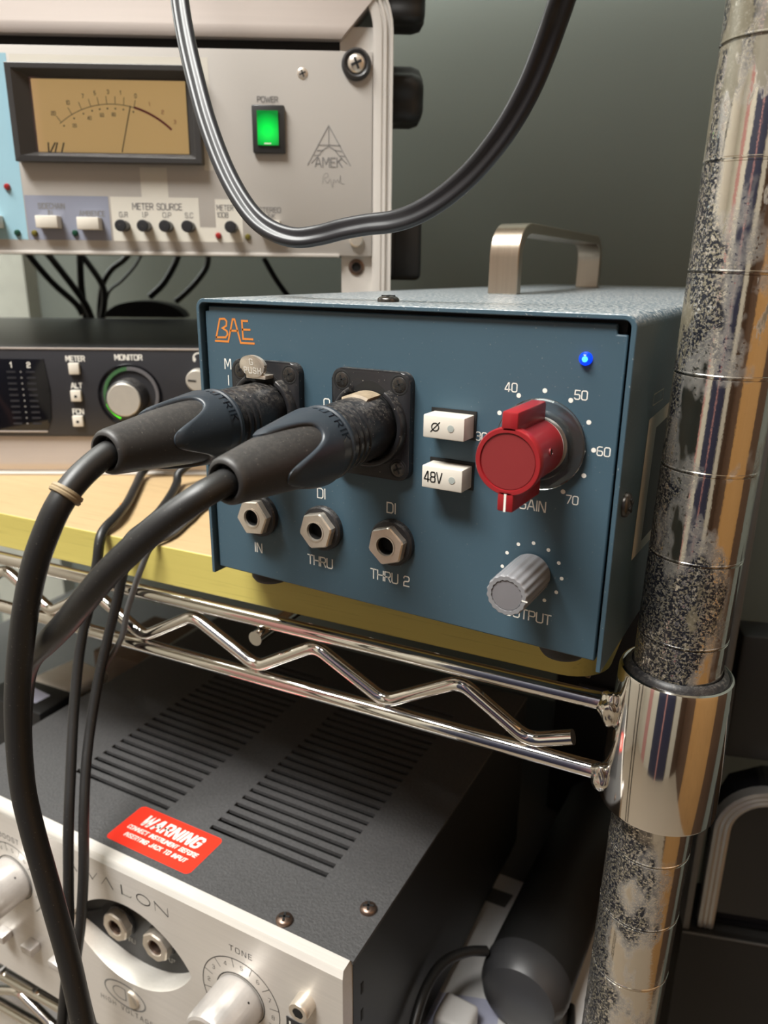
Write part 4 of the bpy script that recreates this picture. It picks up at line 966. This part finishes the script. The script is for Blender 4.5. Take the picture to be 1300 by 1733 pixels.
# ================================================================== LOWER SHELF
ls = thing('wire_shelf', 'chrome wire shelf below, its front rods just under the silver preamplifier', 'shelf', (138, 9, 0), RY)
for z in (-268, -293): ob('rod', MB().tube([(-460, 0, z), (-5, 0, z)], 3, 16, smooth=False, ref=(0, 0, 1)), 'chrome', ls)
zz = [(-20-27*i, 0.3, -287.5 if i % 2 else -274.5) for i in range(16)]
ob('truss_rod', MB().sweep(rounded(zz, 5.5), circ(2.5, 12), ref=(0, 1, 0)), 'chrome', ls)
wm = None
for i in range(17):
    x = -14-26.0*i
    if wm is None:
        wm = ob('surface_wire', MB().tube([(0, -3, -264), (0, 372, -264)], 1.15, 8, smooth=False, ref=(0, 0, 1)), 'chrome', ls); wm.location = (x*U, 0, 0)
    else: piece(wm, ls, (x, 0, 0))
lb = thing('lower_board', 'pale laminated board under the silver preamplifier on the lower shelf', 'board', (138, 9, 0), RY)
ob('board_slab', MB().box(-620, -8, 4, 366, -262.8, -240.1, 0.6), 'grey_edge', lb)
bn = thing('storage_bin', 'pale grey plastic bin under the lower shelf at bottom left', 'bin', (-150, 0, 0), RY)
m = MB(); m.box(-200, 160, 20, 330, -519.8, -345, 6, 3, taper=0); ob('bin_body', m, 'cream_box', bn)
ob('bin_lid', MB().box(-206, 166, 14, 336, -345, -335, 3, 2), 'paper', bn)
bs = thing('floor_cabinet', 'low dark cabinet on the floor under the wire shelf', 'cabinet', (-150, 0, 0), RY)
ob('cabinet_body', MB().box(-210, 170, 10, 340, -999.9, -520, 3), 'satin_black', bs)

# ---- silver-fronted DI preamplifier
di = thing('instrument_preamplifier', 'silver-fronted black preamplifier with vent slots and a red warning label', 'preamplifier', (0.96, -22, 0), 2.5)
DT, DB = -132.0, -232.0
DXL, DXR = -158.5, 62.6
# faceplate with a lens-shaped scoop
ocx, ocz, oa, obb = -42.8, -172.6, 34.6, 21.4
def lens(a, k=1.0):
    c, s = math.cos(a), math.sin(a)
    return (ocx+oa*k*(abs(c)**1.0)*(1 if c >= 0 else -1), ocz+obb*k*(abs(s)**1.6)*(1 if s >= 0 else -1)+1.6*c)
N = 72
m = MB(); fx0, fx1, fz0, fz1 = DXL, DXR, DB, DT-2.4
def rectpt(a):
    c, s = math.cos(a), math.sin(a); k = 1e9
    if c > 1e-6: k = min(k, (fx1-ocx)/c)
    if c < -1e-6: k = min(k, (fx0-ocx)/c)
    if s > 1e-6: k = min(k, (fz1-ocz)/s)
    if s < -1e-6: k = min(k, (fz0-ocz)/s)
    return (ocx+c*k, ocz+s*k)
angs = sorted([2*PI*i/N for i in range(N)]+[math.atan2(z-ocz, x-ocx) % (2*PI) for x in (fx0, fx1) for z in (fz0, fz1)])
R0 = [m.bm.verts.new((rectpt(a)[0], 0, rectpt(a)[1])) for a in angs]
R1 = [m.bm.verts.new((lens(a)[0], 0, lens(a)[1])) for a in angs]
for i in range(len(angs)):
    j = (i+1) % len(angs); m.bm.faces.new((R0[i], R0[j], R1[j], R1[i]))
# top chamfer, top, ends, underside
m.face([(fx0, 0, fz1), (fx1, 0, fz1), (fx1-0.6, 1.6, DT-0.2), (fx0, 1.6, DT-0.2)])
m.face([(fx0, 1.6, DT-0.2), (fx1-0.6, 1.6, DT-0.2), (fx1-0.6, 6.2, DT+0.1), (fx0, 6.2, DT+0.1)])
m.face([(fx1, 0, fz1), (fx1, 0, fz0), (fx1+0.4, 7, fz0), (fx1+0.4, 7, fz1), (fx1-0.6, 6.2, DT+0.1), (fx1-0.6, 1.6, DT-0.2)])
m.face([(fx0, 0, fz0), (fx1, 0, fz0), (fx1+0.4, 7, fz0), (fx0, 7, fz0)])
m.face([(fx0, 0, fz0), (fx0, 0, fz1), (fx0, 7, fz1), (fx0, 7, fz0)])
bmesh.ops.remove_doubles(m.bm, verts=m.bm.verts[:], dist=0.001)
fp = ob('faceplate', m, 'alu_face', di, smooth=20); fp['label'] = 'brushed aluminium faceplate'
m = MB(); A_ = [m.bm.verts.new((lens(a)[0], 0, lens(a)[1])) for a in angs]
S2 = [m.bm.verts.new((lens(a, 0.985)[0], 1.0, lens(a, 0.985)[1])) for a in angs]
dep_ = lambda a: 1.2+8.6*abs(math.sin(a))**0.8
S3 = [m.bm.verts.new((lens(a, 0.97)[0], dep_(a), lens(a, 0.97)[1]+0.6)) for a in angs]
for P_, Q_ in ((A_, S2), (S2, S3)):
    for i in range(len(angs)):
        j = (i+1) % len(angs); m.bm.faces.new((P_[i], P_[j], Q_[j], Q_[i]))
ob('scoop_wall', m, 'alu_edge', di, smooth=60)
m = MB(); Q3 = [m.bm.verts.new((lens(a, 0.985)[0], dep_(a)-0.15, lens(a, 0.985)[1]+0.5)) for a in angs]
Q4 = [m.bm.verts.new((lens(a, 0.74)[0], 9.45, lens(a, 0.74)[1]+0.6)) for a in angs]
for i in range(len(angs)):
    j = (i+1) % len(angs); m.bm.faces.new((Q3[i], Q3[j], Q4[j], Q4[i]))
m.bm.faces.new(Q4); ob('input_plate', m, 'satin_black', di, smooth=60)
for jx, jz, tx in ((-55.4, -173.6, 'THRU'), (-32.4, -173.0, 'INPUT')):
    j = ob('jack_socket', MB().lathe([(7.6, 0), (7.6, 1.2), (6.6, 1.6), (5, 1.6)], (jx, 9.4, jz), (0, -1, 0), 32), 'black', di)
    nm = MB(); ring_prism(nm, [(7.2*math.cos(PI/4*i+.2), 7.2*math.sin(PI/4*i+.2)) for i in range(8)], 3.6, lambda u, v, d, jx=jx, jz=jz: (jx+u, 9.4+d, jz+v), -5.2, -1.4, 48, 0.6)
    ob('hex_nut', nm, 'nickel', j, smooth=25)
    ob('bore', MB().lathe([(3.6, 4.8), (3.0, 4.2), (2.9, 1.6), (0, 1.5)], (jx, 9.4, jz), (0, -1, 0), 24), 'bronze', j)
    ink('lettering', MB().text(tx, jx+2.5, jz-10.6, 2.2, front(9.3), 0.16, 'c'), 'pale_ink', di)
Fd_ = front(-0.05)
def dtext(txt, x, z, h, wt=0.1, **k): return ink('lettering', MB().text(txt, x, z, h, Fd_, wt, 'c', **k), 'black_ink', di)
# the name: thin and thick strokes, crossbar-less A
m = MB()
def vl(pl, wv): m.ribbon(pl, wv, Fd_)
def lam(x, w_): vl([(x, -145.6), (x+w_/2, -141.0)], 0.22); vl([(x+w_/2, -141.0), (x+w_, -145.6)], 0.55)
lam(-75.5, 6.4)
vl([(-63.2, -141.2), (-59.8, -145.6)], 0.55); vl([(-59.8, -145.6), (-56.6, -141.2)], 0.22)
lam(-54.4, 6.4)
vl([(-42.8, -141.1), (-42.8, -145.5)], 0.75); vl([(-42.8, -145.5), (-38.0, -145.4), (-37.6, -144.6)], 0.26)
m.ribbon([(-30.9+3.6*math.cos(2*PI*i/28), -143.2+2.35*math.sin(2*PI*i/28)) for i in range(29)], 0.5, Fd_)
vl([(-24.6, -145.5), (-24.6, -141.2)], 0.24); vl([(-24.8, -141.2), (-18.0, -145.5)], 0.55); vl([(-17.9, -145.5), (-17.9, -141.3)], 0.24)
ink('nameplate_lettering', m, 'black_ink', di)
dtext('TONE', 17.9, -146.3, 2.4, .12, sp=.5, ws=1.15); dtext('BOOST', -112.9, -147.6, 2.4, .12, sp=.5, ws=1.1)
dtext('HIGH VOLTAGE', -48.5, -213.2, 2.4, .11, sp=.55)
# maker's oval with inlaid halves
m = MB(); m.ribbon([(-48.5+12.0*math.cos(2*PI*i/40), -203.6+6.4*math.sin(2*PI*i/40)) for i in range(41)], 0.8, Fd_)
m.ribbon([(-48.0, -200.3), (-48.0, -206.5)], 0.5, Fd_)
m.ribbon([(-50.5+5*math.cos(a), -203.5+3.4*math.sin(a)) for a in [math.radians(60+240*i/20) for i in range(21)]], 0.5, Fd_)
ink('maker_oval', m, 'grey_ink', di)
ob('oval_button', MB().prism([(-45.6+5.6*math.cos(a), -203.5+4.2*math.sin(a)) for a in [math.radians(-90+180*i/16) for i in range(17)]], lambda u, v, d: (u, d, v), -1.0, 0.0, 0.4), 'nickel', di)
def dial_knob(cx_, nums, span):
    m = MB(); m.arc(cx_, -168.3, 18.4, span[0], span[1], 0.38, Fd_, 60); m.arc(cx_, -168.3, 11.4, 0, 360, 0.5, Fd_, 40)
    for a in range(-20, 221, 30): 
        c, s = math.cos(math.radians(a)), math.sin(math.radians(a)); m.ribbon([(cx_+14.2*c, -168.3+14.2*s), (cx_+18.2*c, -168.3+18.2*s)], 0.26, Fd_)
    for k, a in enumerate(range(205, -30, -30)):
        m.text(str(k+1), cx_+15.4*math.cos(math.radians(a)), -169.2+15.4*math.sin(math.radians(a)), 1.9, Fd_, 0.1, 'c')
    ink('dial_scale', m, 'black_ink', di)
    kk = ob('tone_knob' if cx_ > 0 else 'boost_knob', MB().lathe([(10.6, 0.4), (10.9, 1.0), (10.9, 18), (10.2, 19.6), (9.2, 20.2), (0, 20.2)], (cx_, 0, -168.3), (0, -1, 0), 120, rf=lambda a, h: 1-0.012*(0.5+0.5*math.cos(40*a)) if 2 < h < 19 else 1), 'knob_alu', di, smooth=30)
    ob('grub_hole', MB().lathe([(1.2, 10.75), (0, 10.95)], (cx_, -5.0, -168.3), (0.75, 0, 0.66), 14), 'black_plain', kk)
    return kk
dial_knob(16.6, 8, (-50, 230)); dial_knob(-112.9, 8, (-50, 230))
cs = ob('cap_screw', MB().lathe([(4.1, 0), (4.1, 5.0), (3.8, 5.6), (2.2, 5.6), (2.0, 3.2), (0, 3.1)], (47.2, 0, -152.6), (0, -1, 0), 32), 'nickel', di)
ob('hex_recess', MB().prism([(47.2+x, -152.6+z) for x, z in hexagon(2.25)], lambda u, v, d: (u, d, v), -5.64, -3.0), 'black_plain', cs)
ob('model_plate', MB().box(38.2, 50.6, -0.35, 0, -175, -164.6, 0.1), 'black', di)
ink('lettering', MB().text('U5', 44.4, -172.6, 6.2, front(-0.42), 0.12, 'c'), 'white', di)
for x, z in ((-105.5, -203.6), (-125.5, -206.0), (-87, -203)):
    ob('key_switch', MB().box(x-3.5, x+3.5, -5.5, 0, z-2, z+2.4, 0.5, 2), 'knob_alu', di)
# black slotted cover
m = MB()
xb = [DXL, -107.9, -49.8, -25.6, 34.0, DXR+0.6]
yb = [6.4]; slots = []
y = 35.0
for k in range(24): yb += [y, y+2.6]; slots.append((len(yb)-2)); y += 5.66
yb.append(205)
vg = {}
def gv(i, j):
    if (i, j) not in vg: vg[(i, j)] = m.bm.verts.new((xb[i], yb[j], DT))
    return vg[(i, j)]
for j in range(len(yb)-1):
    for i in range(5):
        if j in slots and i in (1, 3): continue
        m.bm.faces.new((gv(i, j), gv(i+1, j), gv(i+1, j+1), gv(i, j+1)))
r_ = bmesh.ops.extrude_face_region(m.bm, geom=m.bm.faces[:])
for v in [g for g in r_['geom'] if isinstance(g, bmesh.types.BMVert)]: v.co.z -= 1.6
cv = ob('slotted_cover', m, 'wrinkle', di, smooth=0); cv['label'] = 'black wrinkle-painted slotted cover'
ob('chassis', MB().box(DXL+1.2, DXL+2.6, 6.4, 205, DB, DT-1.6).box(DXR-0.8, DXR+0.6, 6.4, 205, DB, DT-1.6).box(DXL+1.2, DXR, 203.5, 205, DB, DT-1.6).box(DXL+1.2, DXR, 6.4, 205, DB, DB+1.5), 'satin_black', di)
ob('inside_tray', MB().box(DXL+4, DXR-3, 9.6, 200, DT-16, DT-14), 'black_plain', di)
for z in (-150, -163, -176):
    ob('side_slot', MB().box(DXR+0.55, DXR+0.75, 12, 13.6, z-3, z+2), 'black_plain', di)
for x, y in ((31.7, 9.6), (56.8, 29.0)): cross_screw('cover_screw', di, (x, y, DT), (0, 0, 1), 3.3, 2.2, 'bronze', 'bronzed cover screw')
for x in (-145, 43):
    for y in (22, 185): ob('rubber_foot', MB().lathe([(0, -240), (7, -240), (8, DB), (0, DB)], (x, y, 0), (0, 0, 1), 20), 'rubber', di)
Ft = top(DT+0.12)
st = ob('warning_label', MB().prism(rrect(-61.3, -15.2, 9.8, 32.4, 2.4), lambda u, v, d: (u, v, d), DT+0.02, DT+0.10), 'sticker', di); st['label'] = 'red warning sticker with white print'
m = MB(); m.text('WARNING', -38.2, 23.0, 5.6, Ft, 0.21, 'c', shear=.16, sp=.30, ws=.86); ink('lettering', m, 'white', st)
m = MB(); m.text('CONNECT INSTRUMENT BEFORE', -38.2, 18.6, 2.0, Ft, 0.20, 'c', shear=.16, sp=.26, ws=.88); ink('lettering', m, 'white', st)
m = MB(); m.text('INSERTING JACK TO INPUT', -38.2, 14.4, 2.0, Ft, 0.20, 'c', shear=.16, sp=.28, ws=.9); ink('lettering', m, 'white', st)

# ---- clutter on the lower shelf
sheet = thing('paper_sheet', 'white printed sheet under the black tube on the lower shelf', 'paper', (0, 0, -240))
m = MB(); P4 = [(49, 163), (130, 168), (130, 24), (52, 24)]
m.prism(P4, lambda u, v, d: (u, v, d), 0.1, 0.9); ob('sheet', m, 'paper', sheet)
m = MB(); f = top(1.0)
m.face([f(52, 52), f(90, 70), f(86, 86), f(54, 74)]); m.face([f(64, 24), f(120, 26), f(118, 44), f(66, 44)]); ink('print_field', m, 'paper_print', sheet)
m = MB(); m.face([f(52, 140), f(66, 141), f(67, 152), f(53, 151)]); ink('dark_mark', m, 'grey_edge', sheet)
tb = thing('black_tube', 'black round-ended tube lying on the white sheet', 'tube', (98, 74, -218))
d_ = Vector((-0.02, 1, 0))
ob('tube_body', MB().lathe([(20.2, 14), (20.5, 16), (20.5, 150), (19, 152), (0, 152)], (0, 0, 0), d_, 48), 'satin_black', tb)
ob('end_cap', MB().lathe([(0, -4), (10, -3.4), (17, -0.6), (20, 4.5), (20.9, 10), (20.9, 14), (20.2, 14.4)], (0, 0, 0), d_, 48), 'tube_cap', tb)
thin('black cable arching up to the left side of the black tube', [(72, 16, -236.4), (69, 22, -214), (66.5, 34, -203), (65.6, 48, -199), (67.5, 60, -199), (73, 71, -201), (79.3, 79, -204.5)], 2.3)
thin('black cable lying on the white sheet right of the black tube', [(116.5, 99, -236.4), (119.5, 88, -236.4), (121.5, 70, -236.4), (121, 40, -236.4), (118, 26, -236.4)], 2.0)
pl = thing('white_plug', 'small white plastic plug in front of the black tube', 'plug', (73, 60, -238.8))
ob('plug_body', MB().box(-8, 9, -8, 8, 0, 14, 2.5, 3), 'paper', pl)
ob('plug_slot', MB().box(-4, 5, -8.2, -7.8, 4, 9), 'grey_edge', pl)
eq = thing('dark_backdrop', 'added black backdrop block behind the black tube', 'case', (0, 0, 0), RY)  # block added to keep the space behind the tube dark
ob('backdrop_body', MB().box(75, 140, 228, 395, -240, -32, 3), 'satin_black', eq)
ob('backdrop_ridge', MB().box(90, 112, 224, 228, -150, -140, 1), 'satin_black', eq)
wb = thing('white_box', 'off-white plastic box left of the slotted black cover', 'box', (-214, 87, -240), -4)
ob('box_body', MB().box(-17, 16, -14, 16, 0, 83, 4, 3), 'cream_box', wb); ob('box_lid', MB().box(-18, 17, -15, 17, 83, 91, 3, 3), 'cream_box', wb)
bb = thing('black_box', 'small black box with pale lilac label at the left edge', 'box', (-203, 50, -240), 5)
ob('box_body', MB().box(-25, 24, -13, 13, 0, 100, 2, 2), 'satin_black', bb)
m = MB(); m.face([(-10, -4, 100.1), (13, -6, 100.1), (14, 4, 100.1), (-9, 7, 100.1)]); ink('box_label', m, 'lilac_label', bb)
br = thing('brown_carton', 'brown carton in the shade behind the off-white box', 'carton', (-196, 150, -240), 5)
ob('carton_body', MB().box(-40, 22, -26, 36, 0, 88, 1.5), 'brown_card', br); ob('carton_tape', MB().box(2, 12, -26.4, 36.4, 82, 88.4), 'lens_grey', br)

# ---- dark cabinet right of the post
cb = thing('equipment_cabinet', 'dark cabinet with rounded silver trim to the right of the post', 'cabinet', (154.2, 178, 0), 18)
ob('side_panel', MB().box(0, 3.4, 0, 38, -240, 260, 0.6), 'grey_edge', cb)
ob('base_block', MB().box(0, 200, 0, 38, -999.9, -240.6, 0.6).box(0, 200, -0.6, 3, -241.6, -240.0), 'satin_black', cb)
ob('base_edge', MB().box(0, 200, -1.2, 0.4, -241.4, -240.2, 0.2), 'grey_edge', cb)
m = MB(); pth = [(12, 6, -239), (12, 6, -175)]+[(12+22-22*math.cos(a), 6, -175+22*math.sin(a)) for a in [PI/2*i/8 for i in range(1, 9)]]+[(200, 6, -153)]
m.sweep(pth, [(-3, -4), (3.2, -4), (3.8, -2.4), (3.2, -1.2), (3.8, 0), (3.2, 1.2), (3.8, 2.4), (3.2, 4), (-3, 4)], ref=(0, -1, 0)); ob('trim_frame', m, 'dull_silver', cb, smooth=30)
ob('inner_panel', MB().prism([(14, -239), (200, -239), (200, -155), (36, -155), (20, -163), (14, -180)], lambda u, v, d: (u, d, v), 8, 36), 'gloss_black', cb)
ob('inner_top', MB().box(10, 200, 16, 36, -140, -70, 2), 'satin_black', cb)
